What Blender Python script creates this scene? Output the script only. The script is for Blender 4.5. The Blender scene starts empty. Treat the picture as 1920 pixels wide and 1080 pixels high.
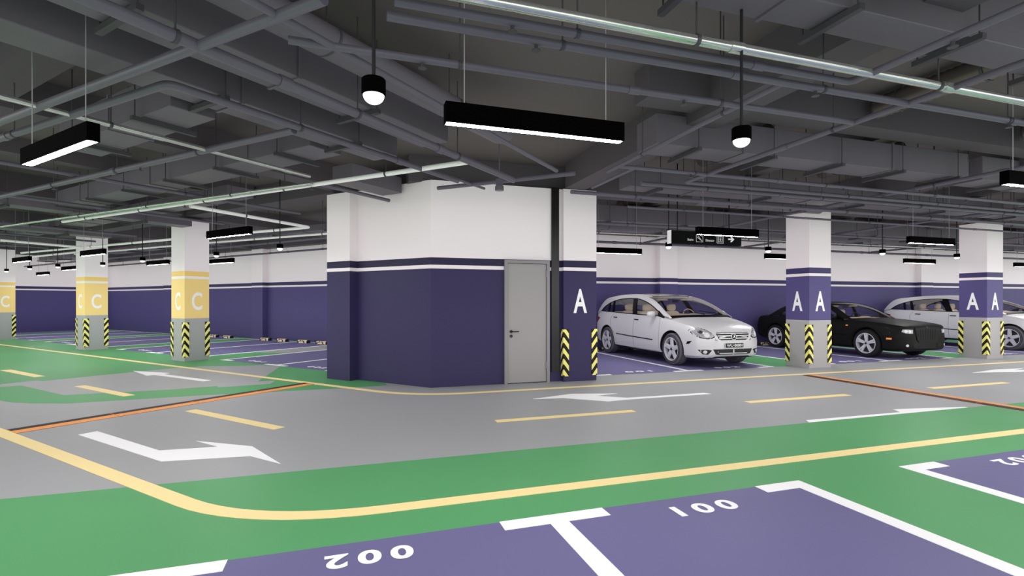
import bpy, bmesh, math, random
from mathutils import Vector, Matrix
from mathutils.bvhtree import BVHTree
random.seed(7)
S = bpy.context.scene
COL = S.collection
EYE = 1.45
ANG = math.radians(41.25)          # the left wing is turned by this much
CA, SA = math.cos(ANG), math.sin(ANG)
SLAB = 3.95

def fromC(x, y):
    return (x*CA - y*SA, x*SA + y*CA)
def toC(x, y):
    return (x*CA + y*SA, -x*SA + y*CA)

# ------------------------------------------------------------------ materials
def s2l(c):
    return tuple((v/255/12.92 if v/255 <= .04045 else ((v/255+.055)/1.055)**2.4) for v in c) + (1,)
MAT = {}
def mat(name, col, rough=.5, metal=0, emit=None, es=1, coat=0, noise=0, nscale=3, spec=.5, bump=0, bscale=40):
    m = bpy.data.materials.new(name); m.use_nodes = True
    nt = m.node_tree; b = nt.nodes['Principled BSDF']
    c = s2l(col) if max(col[:3]) > 1 else tuple(col[:3])+(1,)
    b.inputs['Base Color'].default_value = c
    b.inputs['Roughness'].default_value = rough
    b.inputs['Metallic'].default_value = metal
    b.inputs['Specular IOR Level'].default_value = spec
    b.inputs['Coat Weight'].default_value = coat
    if emit:
        b.inputs['Emission Color'].default_value = tuple(emit)+(1,)
        b.inputs['Emission Strength'].default_value = es
    if noise:
        tc = nt.nodes.new('ShaderNodeTexCoord')
        n = nt.nodes.new('ShaderNodeTexNoise'); n.inputs['Scale'].default_value = nscale; n.inputs['Detail'].default_value = 4
        nt.links.new(tc.outputs['Object'], n.inputs['Vector'])
        mx = nt.nodes.new('ShaderNodeMix'); mx.data_type = 'RGBA'
        mx.inputs[6].default_value = tuple(v*(1-noise) for v in c[:3])+(1,)
        mx.inputs[7].default_value = tuple(min(1, v*(1+noise)) for v in c[:3])+(1,)
        nt.links.new(n.outputs['Fac'], mx.inputs[0]); nt.links.new(mx.outputs[2], b.inputs['Base Color'])
    if bump:
        tc = nt.nodes.new('ShaderNodeTexCoord')
        n = nt.nodes.new('ShaderNodeTexNoise'); n.inputs['Scale'].default_value = bscale
        nt.links.new(tc.outputs['Object'], n.inputs['Vector'])
        bp = nt.nodes.new('ShaderNodeBump'); bp.inputs['Strength'].default_value = bump
        nt.links.new(n.outputs['Fac'], bp.inputs['Height']); nt.links.new(bp.outputs['Normal'], b.inputs['Normal'])
    MAT[name] = m
    return m

def banded(name, stops, rough=.5, noise=.03):
    """paint that changes colour with height above the floor: stops = [(z, colour)...]"""
    m = mat(name, (1, 1, 1), rough, spec=.3); nt = m.node_tree; b = nt.nodes['Principled BSDF']
    g = nt.nodes.new('ShaderNodeNewGeometry'); sp = nt.nodes.new('ShaderNodeSeparateXYZ')
    nt.links.new(g.outputs['Position'], sp.inputs[0])
    d = nt.nodes.new('ShaderNodeMath'); d.operation = 'DIVIDE'; d.inputs[1].default_value = 4
    nt.links.new(sp.outputs['Z'], d.inputs[0])
    r = nt.nodes.new('ShaderNodeValToRGB'); r.color_ramp.interpolation = 'CONSTANT'
    cr = r.color_ramp
    cr.elements[0].position = 0; cr.elements[0].color = s2l(stops[0][1])
    cr.elements[1].position = stops[1][0]/4; cr.elements[1].color = s2l(stops[1][1])
    for z, c in stops[2:]:
        e = cr.elements.new(z/4); e.color = s2l(c)
    nt.links.new(d.outputs[0], r.inputs[0]); nt.links.new(r.outputs[0], b.inputs['Base Color'])
    return m

WHITE = (229, 220, 223)
PUR = (74, 68, 112); DPUR = (58, 53, 90)
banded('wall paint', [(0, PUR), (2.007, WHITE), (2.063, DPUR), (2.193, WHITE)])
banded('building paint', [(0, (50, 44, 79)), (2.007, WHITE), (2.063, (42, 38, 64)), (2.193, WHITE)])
banded('column paint purple', [(0, (165, 162, 163)), (1.045, (80, 73, 120)), (2.012, WHITE), (2.07, (64, 58, 98)), (2.193, WHITE)])
banded('column paint yellow', [(0, (160, 161, 161)), (1.04, (233, 203, 132)), (2.012, (228, 226, 222)), (2.07, (232, 196, 118)), (2.193, WHITE)])
mat('floor grey', (150, 151, 153), .48, noise=.07, nscale=.55, spec=.35)
mat('floor green', (82, 148, 96), .48, noise=.07, nscale=.6, spec=.3)
mat('floor purple', (101, 97, 136), .5, noise=.05, nscale=.8, spec=.3)
mat('line yellow', (232, 210, 152), .55, spec=.3)
mat('line white', (232, 231, 232), .55, spec=.3)
mat('letter white', (232, 230, 230), .6, spec=.2)
mat('slab grey', (84, 79, 78), .8, noise=.06, nscale=.7, spec=.2)
mat('beam grey', (78, 73, 77), .75, noise=.05, nscale=.9, spec=.2)
mat('duct grey', (89, 84, 91), .5, noise=.05, nscale=2, spec=.4)
mat('pipe grey', (86, 81, 92), .38, noise=.06, nscale=3, spec=.5)
mat('pipe white', (226, 225, 223), .4)
mat('pipe steel', (215, 214, 212), .16, metal=.85, noise=.15, nscale=6)
mat('bracket dark', (60, 58, 62), .5)
mat('rod grey', (150, 148, 150), .4, metal=.3)
mat('flex duct', (120, 110, 106), .35, metal=.8)
mat('lamp black', (.0006, .0006, .0006), .7, spec=.02)
mat('rod black', (14, 13, 15), .5)
mat('lamp glow', (1, 1, 1), .5, emit=(1, .985, .97), es=108)
mat('bulb glow', (1, 1, 1), .5, emit=(1, .99, .985), es=.8)
mat('door grey', (146, 142, 142), .45, noise=.02)
mat('door frame grey', (132, 129, 132), .45)
mat('handle dark', (58, 56, 60), .3, metal=.7)
mat('black glass', (22, 21, 21), .25, noise=.6, nscale=7)
mat('bump orange', (226, 150, 84), .6, noise=.15, nscale=2)
mat('bump dark', (46, 36, 36), .6, noise=.1)
mat('seam pale', (200, 170, 140), .6)
mat('sign black', (10, 10, 11), .6, spec=.1)
mat('stop rubber', (36, 32, 32), .8)
mat('car silver', (205, 203, 206), .32, metal=.15, coat=.35)
mat('car white', (214, 213, 217), .32, metal=.15, coat=.35)
mat('car black', (16, 15, 15), .55, coat=.03, spec=.2)
mat('trim black', (6, 6, 7), .45, spec=.2)
mat('trim dark', (32, 31, 32), .6)
mat('chrome', (225, 225, 228), .14, metal=1)
mat('slat silver', (216, 214, 216), .25, metal=.5)
mat('rim alloy', (205, 203, 212), .3, metal=.25)
mat('disc dark', (48, 46, 52), .6)  # dark grey of the brake discs behind the spokes
mat('tyre grey', (92, 89, 97), .75)
mat('tyre dark line', (34, 32, 36), .8)
mat('tyre black', (24, 23, 24), .8)
mat('headlight clear', (160, 160, 166), .2, metal=.2, noise=.25, nscale=18)
mat('lamp lens', (206, 206, 210), .25, coat=.5)
mat('orange lens', (236, 150, 80), .2, coat=.6)
mat('red lens', (140, 20, 22), .2, coat=.6)
mat('interior beige', (236, 220, 196), .7)
mat('interior tan', (214, 188, 156), .7)
mat('roof glass', (40, 40, 42), .12, coat=.4)

def glass_mat(name, tint, refl=.08):
    m = bpy.data.materials.new(name); m.use_nodes = True; nt = m.node_tree
    nt.nodes.remove(nt.nodes['Principled BSDF'])
    out = nt.nodes['Material Output']
    t = nt.nodes.new('ShaderNodeBsdfTransparent'); t.inputs[0].default_value = tuple(tint)+(1,)
    g = nt.nodes.new('ShaderNodeBsdfGlossy'); g.inputs['Roughness'].default_value = .03
    lw = nt.nodes.new('ShaderNodeLayerWeight'); lw.inputs[0].default_value = .5
    pw = nt.nodes.new('ShaderNodeMath'); pw.operation = 'POWER'; pw.inputs[1].default_value = 5
    nt.links.new(lw.outputs['Facing'], pw.inputs[0])
    f = nt.nodes.new('ShaderNodeMath'); f.operation = 'MULTIPLY_ADD'; f.inputs[1].default_value = .5; f.inputs[2].default_value = .025
    nt.links.new(pw.outputs[0], f.inputs[0])
    mx = nt.nodes.new('ShaderNodeMixShader')
    nt.links.new(f.outputs[0], mx.inputs[0]); nt.links.new(t.outputs[0], mx.inputs[1]); nt.links.new(g.outputs[0], mx.inputs[2])
    nt.links.new(mx.outputs[0], out.inputs[0]); MAT[name] = m
glass_mat('window glass', (.86, .87, .9))

def stripe_mat():
    """black and yellow chevrons: bands fall away from the column corner (the object's own origin line)"""
    m = mat('corner guard', (1, 1, 1), .55, spec=.3); nt = m.node_tree; b = nt.nodes['Principled BSDF']
    tc = nt.nodes.new('ShaderNodeTexCoord'); sp = nt.nodes.new('ShaderNodeSeparateXYZ')
    nt.links.new(tc.outputs['Object'], sp.inputs[0])
    def M(op, a, b_=None):
        n = nt.nodes.new('ShaderNodeMath'); n.operation = op
        for i, v in enumerate((a, b_)):
            if v is None: continue
            if isinstance(v, (int, float)): n.inputs[i].default_value = v
            else: nt.links.new(v, n.inputs[i])
        return n.outputs[0]
    d = M('ADD', M('ABSOLUTE', sp.outputs['X']), M('ABSOLUTE', sp.outputs['Y']))
    v = M('ADD', sp.outputs['Z'], M('MULTIPLY', d, 1.35))
    f = M('FRACT', M('DIVIDE', M('ADD', v, .05), .195))
    g = M('GREATER_THAN', f, .5)
    mx = nt.nodes.new('ShaderNodeMix'); mx.data_type = 'RGBA'
    mx.inputs[6].default_value = s2l((26, 24, 20)); mx.inputs[7].default_value = s2l((232, 226, 128))
    nt.links.new(g, mx.inputs[0]); nt.links.new(mx.outputs[2], b.inputs['Base Color'])
stripe_mat()
def stop_mat():
    m = mat('stop face', (1, 1, 1), .6); nt = m.node_tree; b = nt.nodes['Principled BSDF']
    tc = nt.nodes.new('ShaderNodeTexCoord')
    v = nt.nodes.new('ShaderNodeTexVoronoi'); v.inputs['Scale'].default_value = 16
    nt.links.new(tc.outputs['Object'], v.inputs['Vector'])
    g = nt.nodes.new('ShaderNodeMath'); g.operation = 'GREATER_THAN'; g.inputs[1].default_value = .64
    nt.links.new(v.outputs['Distance'], g.inputs[0])
    mx = nt.nodes.new('ShaderNodeMix'); mx.data_type = 'RGBA'
    mx.inputs[6].default_value = s2l((222, 208, 176)); mx.inputs[7].default_value = s2l((70, 60, 54))
    nt.links.new(g.outputs[0], mx.inputs[0]); nt.links.new(mx.outputs[2], b.inputs['Base Color'])
stop_mat()

# ------------------------------------------------------------------ mesh builder
def tag(o, label=None, cat=None, group=None, kind=None):
    if label: o['label'] = label
    if cat: o['category'] = cat
    if group: o['group'] = group
    if kind: o['kind'] = kind
    return o

class MB:
    def __init__(s): s.v = []; s.f = []; s.m = []; s.cur = 0
    def add(s, vs, fs):
        n = len(s.v); s.v += [tuple(v) for v in vs]
        s.f += [tuple(i+n for i in f) for f in fs]; s.m += [s.cur]*len(fs)
        return s
    def box(s, x0, x1, y0, y1, z0, z1):
        return s.add([(x0,y0,z0),(x1,y0,z0),(x1,y1,z0),(x0,y1,z0),(x0,y0,z1),(x1,y0,z1),(x1,y1,z1),(x0,y1,z1)],
                     [(0,3,2,1),(4,5,6,7),(0,1,5,4),(1,2,6,5),(2,3,7,6),(3,0,4,7)])
    def prism(s, pts, z0, z1):
        n = len(pts)
        a = sum(pts[i][0]*pts[(i+1) % n][1]-pts[(i+1) % n][0]*pts[i][1] for i in range(n))
        if a < 0: pts = pts[::-1]
        vs = [(p[0], p[1], z0) for p in pts] + [(p[0], p[1], z1) for p in pts]
        fs = [tuple(range(n-1, -1, -1)), tuple(range(n, 2*n))]
        fs += [(i, (i+1) % n, n+(i+1) % n, n+i) for i in range(n)]
        return s.add(vs, fs)
    def xz(s, pts, y0, y1):
        n = len(pts)
        vs = [(p[0], y0, p[1]) for p in pts] + [(p[0], y1, p[1]) for p in pts]
        fs = [tuple(range(n)), tuple(range(2*n-1, n-1, -1))]
        fs += [(i, n+i, n+(i+1) % n, (i+1) % n) for i in range(n)]
        return s.add(vs, fs)
    def tube(s, path, r, n=10, cap=True, sx=1, sz=1):
        P = [Vector(p) for p in path]; rings = []
        for i, p in enumerate(P):
            if i == 0: t = P[1]-P[0]
            elif i == len(P)-1: t = P[-1]-P[-2]
            else: t = (P[i+1]-P[i]).normalized() + (P[i]-P[i-1]).normalized()
            t.normalize()
            up = Vector((0, 0, 1)) if abs(t.z) < .95 else Vector((1, 0, 0))
            a = t.cross(up).normalized(); b = a.cross(t).normalized()
            rr = r[i] if isinstance(r, (list, tuple)) else r
            rings.append([p + a*math.cos(2*math.pi*k/n)*rr*sx + b*math.sin(2*math.pi*k/n)*rr*sz for k in range(n)])
        vs = [v for g in rings for v in g]; fs = []
        for i in range(len(P)-1):
            for k in range(n):
                k2 = (k+1) % n
                fs.append((i*n+k, i*n+k2, (i+1)*n+k2, (i+1)*n+k))
        if cap:
            fs.append(tuple(range(n-1, -1, -1))); fs.append(tuple(range((len(P)-1)*n, len(P)*n)))
        return s.add(vs, fs)
    def lathe(s, prof, n=24, c=(0, 0, 0), axis='z', cap=True):
        vs = []; fs = []
        for (r, h) in prof:
            for k in range(n):
                a = 2*math.pi*k/n; x, y = r*math.cos(a), r*math.sin(a)
                vs.append((c[0]+x, c[1]+y, c[2]+h) if axis == 'z' else (c[0]+h, c[1]+x, c[2]+y))
        for i in range(len(prof)-1):
            for k in range(n):
                k2 = (k+1) % n
                fs.append((i*n+k, i*n+k2, (i+1)*n+k2, (i+1)*n+k))
        if cap and prof[0][0] > 1e-4: fs.append(tuple(range(n-1, -1, -1)))
        if cap and prof[-1][0] > 1e-4: fs.append(tuple(range((len(prof)-1)*n, len(prof)*n)))
        return s.add(vs, fs)
    def sup(s, c, sz, e=.5, n=16, m=10):
        """rounded cushion (superellipsoid)"""
        def pw(v): return math.copysign(abs(v)**e, v)
        vs = []; fs = []
        for j in range(m+1):
            ph = -math.pi/2 + math.pi*j/m
            for k in range(n):
                th = 2*math.pi*k/n
                vs.append((c[0]+sz[0]*pw(math.cos(ph))*pw(math.cos(th)), c[1]+sz[1]*pw(math.cos(ph))*pw(math.sin(th)), c[2]+sz[2]*pw(math.sin(ph))))
        for j in range(m):
            for k in range(n):
                k2 = (k+1) % n
                fs.append((j*n+k, j*n+k2, (j+1)*n+k2, (j+1)*n+k))
        return s.add(vs, fs)
    def build(s, name, mats, parent=None, org=(0, 0, 0), frame='W', smooth=False, poff=None, bevel=0, fixn=False):
        """vertices are given in the frame's coordinates; org = the object's own origin in them"""
        me = bpy.data.meshes.new(name)
        o3 = poff if parent is not None and poff is not None else org
        vs = [(v[0]-o3[0], v[1]-o3[1], v[2]-o3[2]) for v in s.v]
        me.from_pydata(vs, [], s.f)
        if not isinstance(mats, (list, tuple)): mats = [mats]
        for k in mats: me.materials.append(MAT[k])
        for i, p in enumerate(me.polygons): p.material_index = s.m[i]; p.use_smooth = smooth
        if fixn or smooth:
            bm = bmesh.new(); bm.from_mesh(me)
            bmesh.ops.remove_doubles(bm, verts=bm.verts, dist=1e-6)
            bmesh.ops.recalc_face_normals(bm, faces=bm.faces); bm.to_mesh(me); bm.free()
            if smooth: me.set_sharp_from_angle(angle=math.radians(38))
        me.update()
        o = bpy.data.objects.new(name, me); COL.objects.link(o)
        if parent is not None:
            o.parent = parent
        else:
            if frame == 'C':
                x, y = fromC(org[0], org[1]); o.location = (x, y, org[2]); o.rotation_euler.z = ANG
            else: o.location = org
        if bevel:
            b = o.modifiers.new('bevel', 'BEVEL'); b.width = bevel; b.segments = 2; b.limit_method = 'ANGLE'
        return o

def empty(name, org, frame='W', rz=0):
    o = bpy.data.objects.new(name, None); COL.objects.link(o); o.empty_display_size = .2
    if frame == 'C':
        x, y = fromC(org[0], org[1]); o.location = (x, y, org[2]); o.rotation_euler.z = ANG+rz
    else: o.location = org; o.rotation_euler.z = rz
    return o

def dup(o, parent=None):
    c = o.copy(); COL.objects.link(c)
    if parent is not None: c.parent = parent
    for ch in list(o.children): dup(ch, c)
    return c

def text_mb(txt, w, h, th=.002, bold=0.0, sp=1):
    """flat lettering in the XZ plane facing -Y, centred on x, bottom at z=0"""
    cu = bpy.data.curves.new('t', 'FONT'); cu.body = txt; cu.size = 1; cu.extrude = 0; cu.offset = bold; cu.space_character = sp; cu.resolution_u = 6
    o = bpy.data.objects.new('t', cu); COL.objects.link(o)
    bpy.context.view_layer.update()
    me = bpy.data.meshes.new_from_object(o.evaluated_get(bpy.context.evaluated_depsgraph_get()))
    xs = [v.co.x for v in me.vertices]; ys = [v.co.y for v in me.vertices]
    x0, x1, y0, y1 = min(xs), max(xs), min(ys), max(ys)
    bm = bmesh.new(); bm.from_mesh(me)
    r = bmesh.ops.extrude_face_region(bm, geom=list(bm.faces))
    ve = [g for g in r['geom'] if isinstance(g, bmesh.types.BMVert)]
    bmesh.ops.translate(bm, verts=ve, vec=(0, 0, 1))
    bm.verts.index_update()
    mb = MB()
    mb.add([((v.co.x-x0)/(x1-x0)*w - w/2, -v.co.z*th, (v.co.y-y0)/(y1-y0)*h) for v in bm.verts], [tuple(v.index for v in f.verts) for f in bm.faces])
    bm.free()
    bpy.data.objects.remove(o); bpy.data.curves.remove(cu); bpy.data.meshes.remove(me)
    return mb
def xform(mb, M):
    mb.v = [tuple(M @ Vector(v)) for v in mb.v]; return mb

# ------------------------------------------------------------------ floor and painted areas
floor = MB().box(-45, 50, -9, 45, -.2, 0).build('floor', 'floor grey')
tag(floor, kind='structure')
Cp = lambda pts: [fromC(*p) for p in pts]
def zone(name, pts, z, m, label=None, frame='W'):
    P = Cp(pts) if frame == 'C' else pts
    o = MB().prism(P, 0.0002, z).build(name, m, parent=floor)
    if label: o['label'] = label
    return o
zone('green_zone', [(-14, -9), (44, -9), (44, 4.72), (-14, 4.72)], .001, 'floor green', 'green painted floor strip in the foreground')
zone('green_zone', [(2.2, 11.0), (2.42, 10.75), (2.59, 10.30), (2.62, 9.98), (2.75, 9.61), (3.02, 9.15), (4.35, 8.18), (4.72, 7.82), (5.15, 7.47), (5.77, 6.94), (6.11, 6.68), (6.5, 6.40), (7.2, 7.3), (7.2, 32.4), (-13, 32.4), (-13, 11.0)],
     .001, 'floor green', 'green painted floor of the left wing', 'C')
zone('grey_patch', [(2.95, 12.0), (3.11, 12.3), (3.6, 12.34), (3.62, 12.16), (5.7, 12.05), (6.25, 11.85), (7.07, 10.9), (7.18, 10.33), (5.6, 8.72), (5.85, 8.55), (5.55, 8.28), (4.86, 8.7), (4.95, 8.85), (4.35, 9.15), (3.24, 10.03), (3.24, 11.82), (3.07, 11.88)],
     .002, 'floor grey', 'bare grey floor left unpainted inside the green', 'C')
FG = [(-1.01, 1.33, 3.42), (4.68, 6.9, 9.12), (10.5, 12.72, 14.94)]
AB = [4.6+5.88*k for k in range(5)]
for k, (a, b, c) in enumerate(FG):
    zone('bay_area', [(a, -2.4), (c, -2.4), (c, 3.21), (a, 3.21)], .002, 'floor purple', 'purple painted pair of parking bays in the foreground')
zone('bay_strip', [(4.45, 9.0), (33, 9.0), (33, 13.98), (4.45, 13.98)], .001, 'floor green', 'green floor between the bays of the right wing')
for k, a in enumerate(AB):
    zone('bay_area', [(a, 9.0), (a+4.45, 9.0), (a+4.45, 13.9), (a, 13.9)], .002, 'floor purple', 'purple painted pair of parking bays at the right wall')
zone('bay_strip', [(7.2, 7.9), (12.18, 7.9), (12.18, 32.4), (7.2, 32.4)], .001, 'floor green', 'green floor between the bays of the left wing', 'C')
zone('grey_patch', [(9.3, 12.7), (12.1, 12.7), (12.1, 14.0), (8.75, 14.0)], .002, 'floor grey', 'grey floor between two bays of the left wing', 'C')
CB = [(8.5, 10.62, 12.72), (13.98, 16.15, 18.35), (19.65, 21.8, 24.0), (25.3, 27.45, 29.6)]
for a, b, c in CB:
    zone('bay_area', [(7.2, a), (12.0, a), (12.0, c), (7.2, c)], .003, 'floor purple', 'purple painted pair of parking bays in the left wing', 'C')
zone('bay_area', [(7.2, 30.6), (12.0, 30.6), (12.0, 32.4), (7.2, 32.4)], .003, 'floor purple', None, 'C')

LZ = .0045
def bayline(pts_list, label, frame='W', group=None):
    mb = MB()
    xs = [p[0] for q in pts_list for p in q]; ys = [p[1] for q in pts_list for p in q]
    org = (sum(xs)/len(xs), sum(ys)/len(ys), 0)
    for q in pts_list: mb.prism(q, .0015 if frame == 'W' else .0015, LZ)
    o = mb.build('bay_line', 'line white', org=org, frame=frame)
    return tag(o, label, 'road marking', group)
def rect(x0, x1, y0, y1): return [(x0, y0), (x1, y0), (x1, y1), (x0, y1)]
def tee(x, y0, y1, yb, bar, w, left, right):
    """stem along y from y0 to y1 and a bar at yb (towards the lane)"""
    s = [rect(x-w/2, x+w/2, y0, y1)]
    l = x-w/2-(bar if left else 0); r = x+w/2+(bar if right else 0)
    s.append(rect(l, r, *yb)); return s
lab = ['thick white bay line left of the near 002, cut by the picture bottom', 'thick white T-shaped line between the near bays 002 and 001 in the foreground', 'long white line on the right of the near bay 001, beside the green gap',
       'white corner line of the near bay 002 at the right edge of the picture']
j = 0
for (a, b, c) in FG[:2]:
    for i, x in enumerate((a, b, c)):
        if j > 3: break
        mb = tee(x, -2.4, 3.085, (3.085, 3.215), .31, .13, i != 0, i != 2)
        if j == 0: mb = tee(x, -2.4, 3.085, (3.085, 3.215), .31, .13, True, True)
        bayline(mb, lab[j], group='bay lines in the foreground'); j += 1
names = ['first', 'second', 'third', 'fourth', 'fifth']
where = ['by the silver car', 'by the black car', 'by the farther silver car', 'beyond the last car', 'at the far end']
for k, a in enumerate(AB[:4]):
    for i in range(3):
        x = a+[.05, 2.23, 4.42][i]
        wd = ['left line', 'middle T line', 'right line'][i]
        bayline(tee(x, 9.1, 13.9, (9.0, 9.1), .31, .09, i != 0, i != 2),
                'white %s of the %s right wing bay pair, %s' % (wd, names[k], where[k]), group='bay lines along the right wall')
for k, (a, b, c) in enumerate(CB):
    for i, y in enumerate((a, b, c)):
        pl = [rect(7.32, 12.0, y-.055, y+.055), rect(7.2, 7.32, y-.055-(.33 if i else 0), y+.055+(.33 if i < 2 else 0))]
        wd = ['near line', 'middle T-shaped line', 'far line'][i]
        bayline(pl, 'white %s of the left wing bays, %s pair from the building' % (wd, names[k]), 'C', 'bay lines in the left wing')
tag(MB().prism(rect(11.87, 11.95, 8.4, 32.3), .005, .006).build('bay_end_line', 'line white', org=(12, 20, 0), frame='C'), 'long white line along the foot of the left wing wall behind the wheel stops', 'road marking')
tag(MB().prism(rect(4.5, 29.9, 13.68, 13.76), .005, .006).build('bay_end_line', 'line white', org=(17, 13.9, 0)), 'long white line along the foot of the right wall behind the parked cars', 'road marking')

def floortext(txt, cx, cy, w, h, rz, label, frame='W'):
    mb = text_mb(txt, w, h, .002, .034, 1.4)
    # XZ plane -> lies on the floor, text up = +y
    M = Matrix.Rotation(rz, 4, 'Z') @ Matrix.Translation((0, -h/2, LZ-.0005)) @ Matrix.Rotation(math.radians(-90), 4, 'X')
    xform(mb, M)
    e = mb.build('bay_number', 'line white', fixn=True)
    if frame == 'C':
        x, y = fromC(cx, cy); e.location = (x, y, 0); e.rotation_euler.z = ANG
    else: e.location = (cx, cy, 0)
    return tag(e, label, 'number marking', 'painted bay numbers')
def rz180(): return math.pi
floortext('002', .125, 3.0, .49, .16, math.pi, 'large white upside-down number 002 at the bottom of the picture')
floortext('001', 2.4, 2.99, .5, .16, math.pi, 'large white upside-down number 001 in the foreground bay')
floortext('002', 5.85, 3.0, .56, .16, math.pi, 'white upside-down number 002 at the right edge of the picture')
for k, a in enumerate(AB[:3]):
    for i, t in enumerate(('001', '002')):
        floortext(t, a+[1.17, 3.4][i], 9.27, .62, .16, 0, 'small white number %s on the right wing floor %s' % (t, where[k]))
for k, (a, b, c) in enumerate(CB[:3]):
    for i, t in enumerate(('002', '001')):
        floortext(t, 7.48, [(a+b)/2-.1, (b+c)/2][i], .58, .16, -math.pi/2, 'small white number %s in the left wing, %s pair from the building' % (t, names[k]), 'C')

def marking(name, m, pts, label, cat, frame='W', group=None, z=LZ):
    cx = sum(p[0] for p in pts)/len(pts); cy = sum(p[1] for p in pts)/len(pts)
    o = MB().prism(pts, .0012, z).build(name, m, org=(cx, cy, 0), frame=frame)
    return tag(o, label, cat, group)
marking('direction_arrow', 'line white', [(-2.78, 6.74), (-2.655, 6.86), (-1.735, 5.78), (-1.22, 5.75), (-1.49, 6.06), (-.9, 5.66), (-.56, 4.97), (-.86, 5.31), (-1.6, 5.38)],
        'bent white direction arrow on the grey floor at the lower left', 'arrow marking')
marking('direction_arrow', 'line white', [(5.12, 12.30), (5.34, 11.28), (5.2, 11.2), (5.24, 9.58), (5.1, 9.58), (5.05, 11.27), (4.92, 11.25)],
        'straight white arrow pointing left in the left wing in front of the C columns', 'arrow marking', 'C')
marking('direction_arrow', 'line white', [(2.64, 7.13), (3.35, 7.34), (4.07, 7.15), (3.66, 7.07), (4.02, 6.78), (5.4, 6.77), (5.45, 6.66), (4.0, 6.66), (3.62, 6.62), (3.11, 7.05)],
        'bent white arrow pointing left in front of the grey door', 'arrow marking')
marking('direction_arrow', 'line white', [(12.15, 7.0), (13.24, 7.2), (14.0, 7.12), (13.4, 6.98), (14.8, 6.92), (14.8, 6.8), (13.1, 6.8), (12.75, 6.9)],
        'white arrow pointing left by the right edge of the picture', 'arrow marking')
marking('direction_arrow', 'line white', [(5.28, 4.725), (5.34, 4.82), (6.9, 4.79), (7.0, 4.95), (8.1, 4.76), (8.1, 4.725)],
        'half-covered white arrow lying along the edge of the green strip', 'arrow marking')
for x0, y0, x1, y1, fr, lb in [(1.72, 5.88, 3.63, 6.0, 'W', 'yellow lane dash in front of the central building'), (5.49, 5.88, 7.43, 6.01, 'W', 'yellow lane dash in the middle of the right lane'),
                       (9.3, 5.9, 11.25, 6.03, 'W', 'farthest visible yellow lane dash, beyond the speed bump on the right'),
                       (3.58, 5.27, 3.72, 7.17, 'C', 'yellow lane dash on grey floor between the bent arrow and the speed bump'), (3.66, 9.09, 3.81, 10.9, 'C', 'yellow lane dash crossing the grey and green paint in the left wing'),
                       (3.72, 12.9, 3.88, 14.8, 'C', 'yellow lane dash on green floor at the left edge of the picture')]:
    marking('lane_dash', 'line yellow', rect(x0, x1, y0, y1), lb, 'road marking', fr, 'yellow dashes of the lane centre line')

def ribbon(path, w, name, label):
    """path in world metres, constant width"""
    P = [Vector(p) for p in path]; L = []; R = []
    for i, p in enumerate(P):
        a = (P[min(i+1, len(P)-1)]-P[max(i-1, 0)]).normalized(); n = Vector((-a.y, a.x))
        L.append(p+n*w/2); R.append(p-n*w/2)
    n = len(P); mb = MB()
    vs = [(p.x, p.y, LZ) for p in L]+[(p.x, p.y, LZ) for p in R]+[(p.x, p.y, .0012) for p in L]+[(p.x, p.y, .0012) for p in R]
    fs = []
    for i in range(n-1):
        fs += [(i, n+i, n+i+1, i+1), (2*n+i, i, i+1, 2*n+i+1), (n+i, 3*n+i, 3*n+i+1, n+i+1)]
    mb.add(vs, fs)
    c = P[n//2]
    return tag(mb.build(name, 'line yellow', org=(c.x, c.y, 0), fixn=True), label, 'road marking')
def bend(p0, p1, p2, n=10):
    out = []
    for i in range(n+1):
        t = i/n
        out.append(tuple((1-t)**2*a+2*t*(1-t)*b+t*t*c for a, b, c in zip(p0, p1, p2)))
    return out
# inner corner where the two directions of the near yellow line meet
def cline(xc, y): return fromC(xc, y)
def isect(xc, yw):   # C-line x'=xc with world y=yw
    return ((xc - yw*SA)/CA, yw)
ci = isect(1.955, 3.665); d = .75
a0 = (ci[0]-SA*d, ci[1]+CA*d); a1 = (ci[0]+d*1.15, ci[1])
ribbon([fromC(1.955, 32), *bend(a0, ci, a1), (44, 3.665)], .135, 'lane_edge_line', 'broad yellow edge line bending through the foreground across the green strip')
ci = isect(5.97, 7.92); d = .85
a0 = (ci[0]-SA*d, ci[1]+CA*d); a1 = (ci[0]+d, ci[1])
ribbon([fromC(5.97, 32), *bend(a0, ci, a1), (44, 7.92)], .12, 'lane_edge_line', 'thin yellow edge line bending around the foot of the central building')

def speed_bump(x0, x1, y, frame, label, along='x', flip=1):
    org = (x0, y, 0) if along == 'x' else (y, x0, 0)
    e = empty('speed_bump', org, frame); tag(e, label, 'speed bump')
    n = max(1, round(abs(x1-x0)/1.0)); st = (x1-x0)/n
    for i in range(n):
        a = x0+st*i+.006; b = x0+st*(i+1)-.006
        prof = [(-.16, .003), (-.13, .008), (-.01, .009), (.08, .009), (.13, .008), (.16, .003), (.16, 0), (-.16, 0)]
        mb = MB(); nn = len(prof)
        V = []
        for t in (a, b):
            for q, z in prof:
                q *= flip
                V.append((t, y+q, z) if along == 'x' else (y+q, t, z))
        mb.add(V, [tuple(range(nn)), tuple(range(2*nn-1, nn-1, -1))])
        mb.m = [0, 0]
        for k in range(nn):
            mb.cur = (0 if k in (0, 1) else 1) if along == 'x' else (1 if k in (0, 1) else 0)
            mb.add([V[k], V[(k+1) % nn], V[nn+(k+1) % nn], V[nn+k]], [(0, 1, 2, 3)])
        o = mb.build('bump_segment', ['bump orange', 'bump dark'], parent=e, poff=org, fixn=True)
    return e
speed_bump(2.02, 5.93, 7.72, 'C', 'long low orange and black speed bump crossing the lane at the left')
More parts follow.
